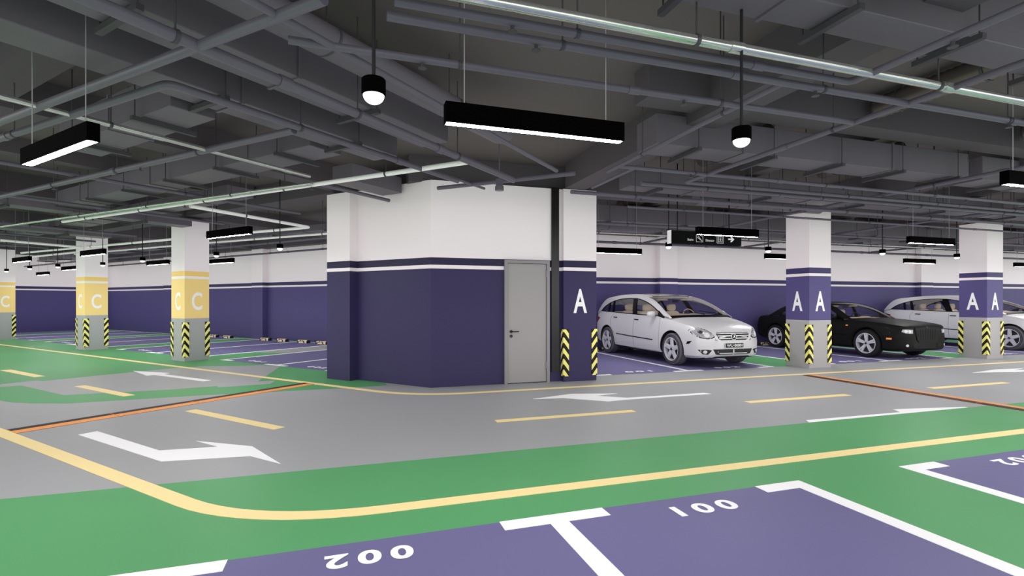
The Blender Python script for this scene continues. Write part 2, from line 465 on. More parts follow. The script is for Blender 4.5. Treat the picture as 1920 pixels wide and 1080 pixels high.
speed_bump(3.9, 7.78, 8.68, 'W', 'low orange and black speed bump crossing the lane near the right edge', along='y', flip=1)

# wheel stops
def wheel_stop(cx, cy, frame, rz, label, group):
    e = empty('wheel_stop', (cx, cy, 0), frame, rz); tag(e, label, 'wheel stop', group)
    prof = [(-.075, .003), (-.05, .1), (.05, .1), (.075, .003)]
    def seg(a, b):
        mb = MB(); V = [(a, p, z) for p, z in prof]+[(b, p, z) for p, z in prof]
        mb.add(V, [(0, 1, 2, 3)[::-1], (4, 5, 6, 7)] + [(k, (k+1) % 4, 4+(k+1) % 4, 4+k) for k in range(4)]); return mb
    seg(-.24, .24).build('stop_body', 'stop face', parent=e, fixn=True)
    for s in (-1, 1):
        seg(min(s*.24, s*.275), max(s*.24, s*.275)).build('end_cap', 'stop rubber', parent=e, fixn=True)
    return e
stop_places = []
for k, (a, b, c) in enumerate(CB[:3]):
    for i, (p, q) in enumerate(((a, b), (b, c))):
        m_ = (p+q)/2
        for s in (-1, 1):
            stop_places.append((11.72, m_+s*.5, 'C', -math.pi/2, 'pale wheel stop, %s one in the %s bay of the %s pair, left wing' % ('near' if s < 0 else 'far', 'near' if i == 0 else 'far', names[k]), 'wheel stops along the left wing wall'))
for k, a in enumerate(AB[:3]):
    for i in range(2):
        m_ = a+[1.14, 3.33][i]
        for s in (-1, 1):
            stop_places.append((m_+s*.5, 13.6, 'W', 0, 'pale wheel stop on the %s side of bay 00%d %s' % ('left' if s < 0 else 'right', i+1, where[k]), 'wheel stops along the right wall'))
w0 = None
for cx, cy, fr, rz, lb, gp in stop_places:
    if w0 is None: w0 = o = wheel_stop(cx, cy, fr, rz, lb, gp)
    else:
        o = dup(w0); o['label'] = lb; o['group'] = gp
        if fr == 'C': x, y = fromC(cx, cy); o.location = (x, y, 0); o.rotation_euler.z = ANG+rz
        else: o.location = (cx, cy, 0); o.rotation_euler.z = rz

# ------------------------------------------------------------------ walls
def wall(name, mb, frame='W', m='wall paint'):
    return tag(mb.build(name, m, frame=frame), kind='structure')
w = MB().box(4.3, 30, 14.0, 14.2, 0, SLAB)
for a, b in ((9.35, 10.0), (15.2, 15.9), (21.0, 21.65), (28.6, 29.4)): w.box(a, b, 13.78, 14.0, 0, SLAB)
wall('wall_right_wing_back', w)
wall('wall_right_wing_far', MB().box(30, 38, 16.2, 16.4, 0, SLAB).box(30, 30.2, 14.2, 16.2, 0, SLAB).box(32.6, 33.4, 15.9, 16.2, 0, SLAB))
w = MB().box(12.2, 12.4, 7.6, 32.7, 0, SLAB)
for a, b in ((12.9, 13.6), (18.35, 19.05), (25.15, 25.85)): w.box(11.98, 12.2, a, b, 0, SLAB)
wall('wall_left_wing_back', w, 'C')
wall('wall_left_wing_end', MB().box(3, 12.2, 32.5, 32.7, 0, SLAB), 'C')

# central building (a closed block with an oblique front corner)
bc = (6.67, 5.6)
p0 = fromC(*bc); p0 = (1.352, 8.6)
pl = fromC(6.68, 7.33)
pts = [p0, (3.75, 8.6), (3.75, 8.75), (4.3, 8.75), (4.3, 14.2), fromC(12.4, 9.5), fromC(12.4, 7.9), fromC(6.95, 7.9), pl]
bld = MB().prism(pts, 0, 3.51)
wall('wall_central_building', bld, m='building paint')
pil = MB().box(6.5, 7.05, 7.33, 7.95, 0, 3.47)
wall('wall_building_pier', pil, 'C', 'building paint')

# the door
d = empty('door_1', (3.06, 8.6, 0)); tag(d, 'plain grey steel door in the blue and white wall', 'door', kind='structure')
x0, x1 = 2.64, 3.49
q = (3.06, 8.6, 0)
fr = MB().box(x0, x0+.055, 8.55, 8.64, 0, 2.19).box(x1-.055, x1, 8.55, 8.64, 0, 2.19).box(x0+.055, x1-.055, 8.55, 8.64, 2.135, 2.19)
fr.build('door_frame', 'door frame grey', parent=d, poff=q)
leaf = MB().box(x0+.06, x1-.06, 8.575, 8.61, .015, 2.128).build('door_leaf', 'door grey', parent=d, poff=q)
hd = MB().tube([(2.765, 8.575, .925), (2.765, 8.52, .925)], .008).tube([(2.765, 8.52, .925), (2.89, 8.52, .925)], .009).lathe([(0, 0), (.026, 0), (.026, .01)], 16)
hd = MB().tube([(2.765, 8.578, .925), (2.765, 8.52, .925)], .011).tube([(2.757, 8.52, .925), (2.89, 8.52, .925)], .010)
hd.tube([(2.765, 8.576, .925), (2.765, 8.566, .925)], .028, 16)
hd.build('door_handle', 'handle dark', parent=leaf, poff=q, smooth=True)
MB().tube([(2.765, 8.577, .845), (2.765, 8.562, .845)], .026, 16).build('lock_cylinder', 'handle dark', parent=leaf, poff=q, smooth=True)
MB().box(x1-.075, x1-.055, 8.56, 8.575, 1.9, 2.02).box(x1-.075, x1-.055, 8.56, 8.575, .25, .37).build('hinge', 'door frame grey', parent=d, poff=q)
t = MB().box(3.535, 3.68, 8.57, 8.6, .18, 3.53)
tag(t.build('black_wall_strip', 'black glass', org=(3.6, 8.585, .18)), 'tall narrow streaked black panel between the door and the pillar', 'wall panel')

# ------------------------------------------------------------------ columns
def guards(col, w, dpt, org, sides=4):
    g0 = None
    for sx, sy in ((0, 0), (1, 0), (0, 1), (1, 1)):
        if g0 is None:
            th = .012; L = .1
            mb = MB().prism([(-th, -th), (L, -th), (L, -.0005), (-.0005, -.0005), (-.0005, L), (-th, L)], 0, .85)
            g = mb.build('corner_guard', 'corner guard', parent=col, poff=(0, 0, 0)); g0 = g
        else:
            g = g0.copy(); COL.objects.link(g); g.parent = col
        g.location = (sx*w, sy*dpt, .1)
        g.rotation_euler.z = {(0, 0): 0, (1, 0): math.pi/2, (1, 1): math.pi, (0, 1): -math.pi/2}[(sx, sy)]
        g['label'] = 'black and yellow chevron corner guard'
        if sides == 2 and sy == 1: bpy.data.objects.remove(g)
def column(x, y, w, dpt, m, letter, frame, label, h=3.47, group=None, both=True):
    c = MB().box(0, w, 0, dpt, 0, h).build('column', m)
    if frame == 'C': a, b = fromC(x, y); c.location = (a, b, 0); c.rotation_euler.z = ANG
    else: c.location = (x, y, 0)
    tag(c, label, 'column', group)
    lw = .27 if letter == 'A' else .25
    t = text_mb(letter, lw, .44, .003, .02)
    xform(t, Matrix.Translation((w*.5, -.0005, 1.246)))
    t.build('painted_letter', 'letter white', parent=c, fixn=True)
    if both:
        t = text_mb(letter, lw, .44, .003, .02)
        xform(t, Matrix.Translation((-.0005, dpt*.5, 1.246)) @ Matrix.Rotation(-math.pi/2, 4, 'Z'))
        t.build('painted_letter', 'letter white', parent=c, fixn=True)
    guards(c, w, dpt, None, 4 if both else 2)
    return c
column(3.74, 8.5, .66, .25, 'building paint', 'A', 'W', 'blue and white A pillar on the right corner of the central building beside the door', 3.5, both=False)
column(9.6, 8.58, .62, .62, 'column paint purple', 'A', 'W', 'free-standing blue A column in front of the black car', 3.48, 'columns of the right wing')
column(15.44, 8.58, .62, .62, 'column paint purple', 'A', 'W', 'blue A column standing in front of the farther silver car at the right', 3.48, 'columns of the right wing')
column(21.3, 8.58, .62, .62, 'column paint purple', 'A', 'W', 'blue A column hidden beyond the right edge', 3.48, 'columns of the right wing')
column(6.56, 13.15, .58, .62, 'column paint yellow', 'C', 'C', 'yellow C column nearest to the central building', 3.46, 'columns of the left wing')
column(6.56, 18.78, .58, .62, 'column paint yellow', 'C', 'C', 'yellow C column in the middle of the three at the left', 3.46, 'columns of the left wing')
column(6.56, 26.7, .58, .62, 'column paint yellow', 'C', 'C', 'yellow C column cut by the left edge of the picture', 3.46, 'columns of the left wing')

# ------------------------------------------------------------------ ceiling slab and beams
slab = MB().prism([(-3.2, -1.6), (4.5, -1.6), (50, 19), (50, 30), (10, 45), (-32, 45), (-30, 34), (-21, 24)], SLAB, SLAB+.2).build('ceiling', 'slab grey')
tag(slab, kind='structure')
BZ = 3.5
NB = [0]
def beam(x0, x1, y0, y1, z=BZ, frame='W'):
    o = MB().box(x0, x1, y0, y1, z, SLAB-.001).build('concrete_beam', 'beam grey', frame='W' if frame == 'W' else 'W', parent=None)
    if frame == 'C': o.rotation_euler.z = ANG
    NB[0] += 1; o.name = 'trim_%d' % NB[0]; o['kind'] = 'structure'
    return o
for x in (3.75, 9.75, 15.6, 21.5, 27.4): beam(x, x+.4, -1.4 if x < 4 else 4.9 if x < 16 else 7.6 if x < 22 else 10.4, 13.5 if x > 4 else 8.45)
beam(1.0, 24, 8.75, 9.15)
beam(4.3, 34, 13.5, 13.99)
beam(3.0, 15.5, 4.6, 4.9, 3.6)
for x in (6.7, 12.6): beam(x, x+.25, 4.95, 13.5, 3.68)
for y in (7.5, 13.3, 18.95, 24.6, 30): beam(.5, 11.9, y, y+.4, 3.55, 'C')
beam(6.65, 6.85+.2, 7.95, 32.4, 3.549, 'C')
beam(11.9, 12.19, 7.95, 32.4, 3.5, 'C')
beam(1.6, 1.95, 2.5, 32.4, 3.6, 'C')
for y in (10.4, 16.3, 22): beam(.5, 6.6, y, y+.25, 3.7, 'C')

# ------------------------------------------------------------------ services under the ceiling
def P3(p, frame, z=None):
    if frame == 'C': x, y = fromC(p[0], p[1]); return (x, y)
    return (p[0], p[1])
def pipe(pts, r, m, label, frame='W', hang=2.2, z=3.1, name='ceiling_pipe', top=SLAB, coup=3.1, spr=0):
    """pts: list of (x,y) or (x,y,z) in the frame; corners get a rounded elbow"""
    P = [Vector((p[0], p[1], p[2] if len(p) > 2 else z)) for p in pts]
    path = [P[0]]
    for i in range(1, len(P)-1):
        a = (P[i-1]-P[i]).normalized(); b = (P[i+1]-P[i]).normalized(); k = max(r*2.5, .06)
        for t in (0, .25, .5, .75, 1):
            path.append((P[i]+a*k)*(1-t)**2+2*t*(1-t)*P[i]+(P[i]+b*k)*t*t)
    path.append(P[-1])
    org = tuple(P[0])
    o = MB().tube(path, r, 14).build(name, m, org=org, frame=frame, smooth=True)
    tag(o, label, 'pipe')
    for i in range(len(P)-1):
        L = (P[i+1]-P[i]).length; u = (P[i+1]-P[i]).normalized()
        if hang and abs(u.z) < .2:
            n = int(L/hang)
            for k in range(n):
                c = P[i]+u*(hang*(k+.5))
                mb = MB().tube([c+Vector((0, 0, r)), (c.x, c.y, top)], .006, 6)
                mb.tube([c-u*.012, c+u*.012], r*1.18, 14)
                mb.build('pipe_hanger', 'bracket dark', parent=o, poff=org)
        if coup:
            n = int(L/coup)
            for k in range(n):
                c = P[i]+u*(coup*(k+.8))
                MB().tube([c-u*.05, c+u*.05], r*1.22, 14).build('pipe_coupling', m, parent=o, poff=org, smooth=True)
        if spr:
            n = int(L/spr)
            for k in range(n):
                c = P[i]+u*(spr*(k+.4))
                MB().tube([c-Vector((0, 0, r*.8)), c-Vector((0, 0, r+.03))], .012, 8).tube([c-Vector((0, 0, r+.03)), c-Vector((0, 0, r+.036))], .03, 10).build('sprinkler_head', 'bracket dark', parent=o, poff=org)
    return o
def duct(x0, x1, y0, y1, z0, z1, label, frame='W', br=2.4, along='x', m='duct grey'):
    org = ((x0+x1)/2, (y0+y1)/2, z0)
    o = MB().box(x0, x1, y0, y1, z0, z1).build('air_duct', m, org=org, frame=frame, bevel=.008)
    tag(o, label, 'air duct')
    # flanges
    L0, L1 = (x0, x1) if along == 'x' else (y0, y1)
    t = L0+1.2; e = .012
    while t < L1-.3:
        if along == 'x': mb = MB().box(t, t+.03, y0-e, y1+e, z0-e, z1+e)
        else: mb = MB().box(x0-e, x1+e, t, t+.03, z0-e, z1+e)
        mb.build('duct_flange', m, parent=o, poff=org); t += 2.5
    t = L0+.5
    while t < L1-.1 and br:
        mb = MB()
        if along == 'x':
            mb.box(t, t+.045, y0-.09, y1+.09, z0-.055, z0-.014)
            for yy in (y0-.06, y1+.06): mb.tube([(t+.022, yy, z0-.05), (t+.022, yy, SLAB)], .006, 6)
        else:
            mb.box(x0-.09, x1+.09, t, t+.045, z0-.055, z0-.014)
            for xx in (x0-.06, x1+.06): mb.tube([(xx, t+.022, z0-.05), (xx, t+.022, SLAB)], .006, 6)
        mb.build('support_bracket', 'bracket dark', parent=o, poff=org)
        t += br
    return o
def round_duct(pts, r, label, frame='W', z=3.3, sx=1, sz=1, m='duct grey'):
    P = [Vector((p[0], p[1], p[2] if len(p) > 2 else z)) for p in pts]
    a = (P[1]-P[0]).normalized()
    path = [P[0]]+P[1:]
    rr = [r]*len(path)
    # rounded nose at the far end
    e = P[-1]
    for k in range(1, 6):
        t = k/5*math.pi/2; path.append(e+a*r*.6*math.sin(t)); rr.append(max(r*math.cos(t), .002))
    o = MB().tube(path, rr, 24, sx=sx, sz=sz).build('round_duct', m, org=tuple(P[0]), frame=frame, smooth=True)
    tag(o, label, 'air duct')
    u = (P[1]-P[0]).normalized(); n = int((P[1]-P[0]).length/1.5)
    for k in range(n):
        c = P[0]+u*(1.5*k+.9)
        MB().tube([c-u*.01, c+u*.01], r*1.02, 24, sx=sx, sz=sz).tube([c+Vector((0, 0, r*sz)), (c.x, c.y, SLAB)], .006, 6).build('duct_strap', 'bracket dark', parent=o, poff=tuple(P[0]))
    return o
def flex_duct(x, y0, y1, z, r, label, frame='W'):
    n = int((y1-y0)/.035); path = []; rr = []
    for k in range(n+1):
        path.append((x, y0+(y1-y0)*k/n, z)); rr.append(r if k % 2 else r*.93)
    o = MB().tube(path, rr, 20).build('corrugated_duct', 'flex duct', org=(x, y0, z), frame=frame, smooth=False)
    for p in o.data.polygons: p.use_smooth = True
    tag(o, label, 'air duct')
    for t in (.2, .8):
        c = (x, y0+(y1-y0)*t, z)
        MB().tube([(c[0], c[1]-.015, z), (c[0], c[1]+.015, z)], r*1.03, 20).tube([(c[0], c[1], z+r), (c[0], c[1], SLAB)], .006, 6).build('duct_strap', 'bracket dark', parent=o, poff=(x, y0, z))
    return o

# pipes read from the photograph (heights assumed from the pendants and columns)
pipe([(-1.2, 2.70), (12, 2.70)], .032, 'pipe steel', 'bright steel pipe running along the right wing at the very top of the picture', coup=2.0)
pipe([(.25, 2.86), (3.6, 2.86), (3.6, -1.3)], .026, 'pipe grey', 'grey pipe just below the bright pipe, turning towards the viewer at the upper right', spr=1.7)
pipe([(.22, 3.02), (12, 3.02)], .028, 'pipe grey', 'long grey pipe crossing above the near linear lamp, second below the bright pipe', spr=2.3)
pipe([(-.35, 3.49), (4.42, 3.49)], .026, 'pipe grey', 'grey pipe whose line passes just above the near linear lamp', spr=2.1)
pipe([(3.13, 3.02), (3.15, 5.78)], .022, 'pipe grey', 'grey branch pipe leading from the near pipes towards the building pillar', hang=1.3, coup=0)
pipe([(4.44, -1.3), (4.44, 5.95), (14, 5.95)], .026, 'pipe grey', 'grey pipe crossing the upper right corner and turning right near the pendant', hang=2)
pipe([(3.15, 5.5), (17, 5.5)], .024, 'pipe grey', 'thin grey pipe turning right above the farther pendant', spr=2.6, z=3.1)
pipe([(3.9, 6.2), (18, 6.2)], .03, 'pipe grey', 'grey pipe below the big duct of the right wing', z=3.1)
pipe([(3.5, 5.6), (3.5, 6.9)], .022, 'pipe grey', 'grey branch pipe rising behind the pillar top', hang=0, coup=0, z=3.16)
pipe([(3.2, 7.0), (20, 7.0)], .03, 'pipe grey', 'grey pipe level with the hanging sign of the right wing', z=3.1, spr=3)
pipe([(4.5, 7.55), (20, 7.55)], .02, 'pipe grey', 'thin grey pipe above the hanging sign', z=3.05)
pipe([(4.6, 9.6), (25, 9.6)], .03, 'pipe grey', 'grey pipe over the bonnets of the parked cars', z=3.1)
pipe([(4.6, 10.9), (28, 10.9)], .022, 'pipe steel', 'thin shining pipe over the parked cars', z=3.1)
pipe([(4.6, 12.6), (30, 12.6)], .035, 'pipe grey', 'grey pipe nearest to the back wall of the right wing', z=3.1)
pipe([(8.2, 1.9), (8.2, 12.9)], .028, 'pipe grey', 'grey cross pipe left of the middle A column', z=3.165)
pipe([(11.8, 3.2), (11.8, 12.9)], .028, 'pipe grey', 'grey cross pipe right of the middle A column', z=3.165, spr=2)
pipe([(17.2, 6.0), (17.2, 12.9)], .028, 'pipe grey', 'grey cross pipe right of the right-hand A column', z=3.165)

pipe([(1.61, 6.9), (1.61, 6.4), (1.86, 2.3)], .034, 'pipe grey', 'thick grey pipe slanting up across the upper left of the picture', 'C', hang=0, coup=0)
pipe([(1.4, 12.5), (1.98, 4.2), (5.6, 4.2)], .032, 'pipe grey', 'grey pipe with a smooth elbow above the left linear lamp', 'C', hang=2.3)
pipe([(-.8, 5.62), (1.37, 5.62), (4.4, 5.72)], .024, 'pipe steel', 'shining pipe passing just above the left linear lamp', 'C', hang=1.6, coup=1.5)
pipe([(2.4, 16), (2.82, 10.08), (3.14, 4.31)], .036, 'pipe grey', 'grey pipe with hangers crossing behind the left linear lamp', 'C', hang=1.7, spr=2.2)
pipe([(4.28, 13.3), (4.9, 3.5)], .030, 'pipe white', 'long white pipe running towards the top of the central building', 'C', hang=1.9, coup=0, spr=3.0)
pipe([(3.3, 23), (3.86, 15.4), (4.68, 6.05)], .026, 'pipe steel', 'shining pipe beside the long white pipe in the left wing', 'C', hang=2.2, coup=1.4)
pipe([(4.7, 9.25), (7.4, 9.62), (7.08, 13.1), (6.3, 23)], .032, 'pipe white', 'white pipe with a sharp corner near the front C column', 'C', hang=2.2, coup=0)
pipe([(8.4, 9.1), (7.9, 14.5), (7.4, 22)], .026, 'pipe white', 'farther white pipe passing behind the front C column', 'C', hang=2.4, coup=0)
pipe([(3.5, 18.5), (7.2, 19.2), (7.0, 26)], .034, 'pipe white', 'white pipe with a corner above the middle C column', 'C', hang=2.4, coup=0)
pipe([(.9, 3.40), (5.95, 3.52)], .04, 'pipe grey', 'thick grey pipe descending from the upper left towards the building top', 'C', hang=1.5, coup=1.9)
pipe([(1.1, 2.64), (5.8, 2.8)], .024, 'pipe grey', 'slim grey pipe running straight to the top of the black strip', 'C', hang=0, coup=0)
pipe([(4.4, 4.4), (6.55, 4.4)], .02, 'pipe grey', 'short dark pipe ending above the left face of the building', 'C', hang=0, coup=0, z=3.2)
pipe([(5.0, 6.4), (6.55, 6.4)], .03, 'pipe grey', 'short dark pipe ending above the building pier', 'C', hang=0, coup=0, z=3.22)
pipe([(6.16, 5.0), (6.4, 2.81)], .03, 'pipe grey', 'dark pipe with a shiny side in front of the white top of the building', 'C', hang=0, coup=0, z=3.2)
for k, (y, zz) in enumerate(((8.6, 3.165), (11.2, 3.165), (15.2, 3.165), (17.6, 3.165), (21, 3.165), (26, 3.165))):
    pipe([(.4, y), (6.4, y)], .026, 'pipe grey', '%s grey cross pipe of the left wing from the building' % ['first', 'second', 'third', 'fourth', 'fifth', 'sixth'][k], 'C', z=zz, hang=2.6)
for k, x in enumerate((.8, .3, 8.6, 10.4)):
    pipe([(x, 9), (x, 31)], .03, 'pipe grey', ['grey pipe running deep into the left wing over the lane', 'leftmost grey pipe running deep into the left wing', 'grey pipe over the mouths of the left wing bays', 'grey pipe over the back of the left wing bays'][k], 'C', z=3.06, hang=2.6)

duct(1.4, 11.5, 2.45, 2.74, 3.34, 3.8, 'long rectangular duct at the upper right with bracket supports', br=1.15)
duct(3.15, 3.47, -1.3, 2.18, 3.3, 3.62, 'dark duct ending in the top right corner of the picture', along='y', br=0, m='beam grey')
duct(3.35, 8.6, 5.0, 5.42, 3.25, 3.6, 'rectangular duct between the two pendants, right of the building', br=1.1)
duct(8.9, 16, 5.0, 5.42, 3.25, 3.6, 'rectangular duct continuing above the black car', br=1.6)
duct(4.3, 20, 7.15, 7.5, 3.3, 3.6, 'long flat duct over the lane edge in the right wing', br=2.2)
duct(5.0, 26, 10.1, 10.7, 3.25, 3.6, 'wide duct above the parked cars', br=2)
duct(5.0, 30, 11.7, 12.2, 3.3, 3.6, 'duct running behind the parked cars near the back wall', br=2.4)
round_duct([(5.2, 11.2, 3.36), (11.5, 11.2, 3.36)], .13, 'round duct ending left of the middle A column')
round_duct([(12.3, 11.2, 3.36), (18.5, 11.2, 3.36)], .13, 'round duct ending left of the right-hand A column')
round_duct([(6.2, 8.0, 3.37), (9.2, 8.0, 3.37)], .12, 'short round duct above the hanging sign')
round_duct([(12.6, 6.6, 3.37), (16.2, 6.6, 3.37)], .12, 'short round duct near the right edge of the picture')
k = 0
for x, y0, y1, lb in [(6.1, 3.1, 4.5, 'corrugated duct nearest to the upper right corner'), (8.9, 3.2, 4.5, 'second corrugated duct near the right edge of the picture'), (5.55, 5.6, 7.0, 'corrugated duct above the farther pendant'),
                      (8.1, 5.6, 7.0, 'corrugated duct left of the middle A column'), (10.9, 5.6, 7.0, 'corrugated duct between the two free A columns'), (13.9, 5.6, 7.0, 'corrugated duct right of the two free A columns'),
                      (6.3, 9.3, 10.9, 'corrugated duct above the rear of the silver car'), (8.9, 9.3, 10.9, 'corrugated duct above the hanging sign end'), (11.4, 9.3, 10.9, 'corrugated duct above the boot of the black car'),
                      (14.0, 9.3, 10.9, 'corrugated duct above the bonnet of the black car'), (16.8, 9.3, 10.9, 'corrugated duct above the farther silver car'), (19.8, 9.3, 10.9, 'farthest corrugated duct on the right')]:
    flex_duct(x, y0, y1, 3.79, .13, lb)

duct(-1.0, 4.7, 3.66, 4.06, 3.3, 3.75, 'broad duct falling diagonally from the upper left corner', 'C', br=2.0)
duct(-1.0, 4.7, 4.45, 4.85, 3.25, 3.5, 'duct with brackets beneath the broad diagonal duct', 'C', br=1.5)
duct(2.35, 2.75, 4.95, 7.4, 3.2, 3.54, 'rectangular duct above the left linear lamp', 'C', along='y', br=1.4)
duct(3.85, 4.3, 5.0, 12.3, 3.25, 3.53, 'rectangular duct running over the bracket row in the left wing', 'C', along='y', br=1.3)
duct(.5, 6.4, 12.5, 12.95, 3.21, 3.36, 'cross duct before the front C column', 'C', br=2.2)
duct(.5, 6.4, 16.6, 17.1, 3.21, 3.36, 'cross duct between the front and middle C columns', 'C', br=2.2)
duct(.5, 6.4, 20.0, 20.5, 3.21, 3.36, 'cross duct behind the middle C column', 'C', br=2.2)
duct(2.9, 3.35, 13.2, 31, 3.375, 3.54, 'long duct over the lane dashes running deep into the left wing', 'C', along='y', br=2.2)
duct(5.2, 5.7, 9, 31, 3.375, 3.54, 'long duct beside the heads of the C columns', 'C', along='y', br=2.2)
duct(9.1, 9.6, 8.4, 31, 3.375, 3.54, 'long duct over the left wing bays', 'C', along='y', br=2.2)
duct(5.5, 6.6, 6.15, 6.6, 3.33, 3.6, 'box duct meeting the left face of the central building', 'C', br=0)
round_duct([(.2, 3.18, 3.42), (5.1, 3.18, 3.42)], .13, 'wide rounded duct ending above the central building', 'C', sx=1.25, sz=.8)
round_duct([(1.1, 1.95, 3.55), (2.3, 1.95, 3.55)], .1, 'short round duct stub near the near pendant', 'C')
# downward sensor cup above the building
e = MB().lathe([(0, .16), (.05, .16), (.05, .06), (.062, .06), (.062, 0), (0, 0)], 20, c=(2.05, 6.9, 3.02)).tube([(2.05, 6.9, 3.18), (2.05, 6.9, SLAB)], .01, 8)
tag(e.build('ceiling_sensor', 'pipe grey', org=(2.05, 6.9, 3.02), smooth=True), 'small grey drum sensor in front of the white top of the building', 'sensor')

# ------------------------------------------------------------------ lamps
def linear_lamp(mx, my, frame, along, label):
    """along 'x' or 'y' in the frame; mx,my = middle"""
    e = empty('linear_pendant_lamp', (mx, my, 2.52), frame, 0 if along == 'x' else math.pi/2)
    tag(e, label, 'lamp', 'black linear pendant lamps')
    mb = MB()
    mb.box(-.6, .6, -.037, .037, .018, .125).box(-.6, .6, -.037, -.031, 0, .018).box(-.6, .6, .031, .037, 0, .018).box(-.6, -.594, -.031, .031, 0, .018).box(.594, .6, -.031, .031, 0, .018)
    mb.build('lamp_housing', 'lamp black', parent=e)
    MB().box(-.593, .593, -.030, .030, .003, .0175).build('light_diffuser', 'lamp glow', parent=e)
    for s in (-1, 1):
        MB().tube([(s*.48, 0, .125), (s*.48, 0, SLAB-2.52)], .0035, 6).build('hanging_wire', 'rod grey', parent=e)
    return e
LL = [(1.16, 3.035, 'W', 'x', 'large black linear lamp hanging in the top middle of the picture'),
      (6.3, 3.035, 'W', 'x', 'black linear lamp cut by the right edge, seen from its end'),
      (5.89, 6.8, 'W', 'x', 'black linear lamp hanging in front of the direction sign'),
      (10.32, 6.6, 'W', 'x', 'black linear lamp left of the right-hand A column'),
      (14.8, 6.9, 'W', 'x', 'black linear lamp of the middle row beyond the right edge'),
      (5.72, 10.04, 'W', 'x', 'black linear lamp between the building pillar and the sign'),
      (10.42, 10.04, 'W', 'x', 'black linear lamp half hidden by the middle A column'),
      (15.17, 10.0, 'W', 'x', 'black linear lamp in front of the back wall between the two free A columns'),
      (19.85, 10.0, 'W', 'x', 'small black linear lamp at the right edge of the picture'),
      (1.49, 4.73, 'C', 'y', 'large black linear lamp hanging at the upper left'),
      (4.8, 8.26, 'C', 'y', 'black linear lamp right of the front C column'),
      (5.13, 14.25, 'C', 'y', 'black linear lamp across the middle C column'),
      (8.02, 14.18, 'C', 'y', 'black linear lamp behind the front C column, close to its right side'),
      (7.4, 16.29, 'C', 'y', 'black linear lamp between the middle and front C columns'),
      (5.0, 18.23, 'C', 'y', 'black linear lamp between the left-edge and middle C columns'),
      (7.1, 21.5, 'C', 'y', 'smallest black linear lamp, low beside the left-edge C column'),
      (7.9, 26.5, 'C', 'y', 'far black linear lamp deep in the left wing'),
      (1.5, 10.5, 'C', 'y', 'black linear lamp outside the left edge, near'), (1.3, 17.5, 'C', 'y', 'black linear lamp outside the left edge, far'),
      (-1.2, -1.0, 'W', 'x', 'black linear lamp added for light, unseen behind the viewer on the left'), (3.6, -1.0, 'W', 'x', 'black linear lamp behind the viewer'), (8.6, 1.0, 'W', 'x', 'black linear lamp added for light, unseen outside the picture on the near right'),  # unseen extra lamps, added to bring more light into the garage
      (11.2, 3.035, 'W', 'x', 'black linear lamp of the near row beyond the right edge'), (23.6, 9.9, 'W', 'x', 'black linear lamp at the end of the right wing'), (20.4, 7.6, 'W', 'x', 'black linear lamp of the lane beyond the right edge')]
l0 = None
for mx, my, fr, al, lb in LL:
    if l0 is None: l0 = linear_lamp(mx, my, fr, al, lb); continue
    o = dup(l0); o['label'] = lb
    if fr == 'C': x, y = fromC(mx, my); o.location = (x, y, 2.52); o.rotation_euler.z = ANG+math.pi/2
    else: o.location = (mx, my, 2.52); o.rotation_euler.z = 0
def bulb_lamp(x, y, label):
    e = empty('bulb_pendant_lamp', (x, y, 2.45)); tag(e, label, 'lamp', 'black cylinder pendant lamps')
    MB().lathe([(.056, .045), (.06, .05), (.06, .122), (.055, .127), (0, .127)], 28).build('lamp_housing', 'lamp black', parent=e, smooth=True)
    prof = [(.0, 0)]+[(.053*math.sin(math.pi/2*k/7), .045*(1-math.cos(math.pi/2*k/7))) for k in range(1, 8)]+[(.053, .0449)]
    MB().lathe([(r, z) for r, z in prof], 24).build('light_dome', 'bulb glow', parent=e, smooth=True)
    MB().tube([(0, 0, .127), (0, 0, SLAB-2.45)], .0095, 10).build('pendant_rod', 'rod black', parent=e)
    return e
BL = [(.13, 2.67, 'near black cylinder pendant left of the large linear lamp'), (2.43, 2.68, 'near black cylinder pendant right of the large linear lamp'),
      (5.8, 8.27, 'black cylinder pendant at the left end of the direction sign'), (8.2, 8.3, 'black cylinder pendant just left of the middle A column'),
      (10.93, 7.95, 'black cylinder pendant in the middle between the two free A columns'), (13.6, 8.15, 'black cylinder pendant just left of the right-hand A column'),
      (-2.80, 13.02, 'black cylinder pendant just right of the front C column'), (-1.24, 10.87, 'black cylinder pendant left of the central building'),
      (-6.59, 17.36, 'black cylinder pendant in front of the middle C column'), (-4.92, 15.18, 'black cylinder pendant midway between the middle and front C columns'),
      (-9.42, 19.80, 'black cylinder pendant right beside the left-edge C column'), (-8.18, 18.61, 'black cylinder pendant between the left-edge and middle C columns'), (-11.03, 21.85, 'black cylinder pendant before the left-edge C column'),
      (4.9, 1.6, 'black cylinder pendant beyond the right edge'), (-2.2, 2.67, 'black cylinder pendant beyond the left edge'), (16.3, 8.0, 'black cylinder pendant behind the right-hand A column'), (19.2, 8.0, 'black cylinder pendant beyond the right edge, far'),
      (0.5, -.9, 'black cylinder pendant added for light, unseen behind the viewer'), (7.5, 2.2, 'second black cylinder pendant beyond the right edge'), (-14.5, 25.5, 'farthest black cylinder pendant of the left wing')]  # the pendant behind the viewer is an unseen extra, added for light
b0 = None
for x, y, lb in BL:
    if b0 is None: b0 = bulb_lamp(x, y, lb); continue
    o = dup(b0); o.location = (x, y, 2.45); o['label'] = lb

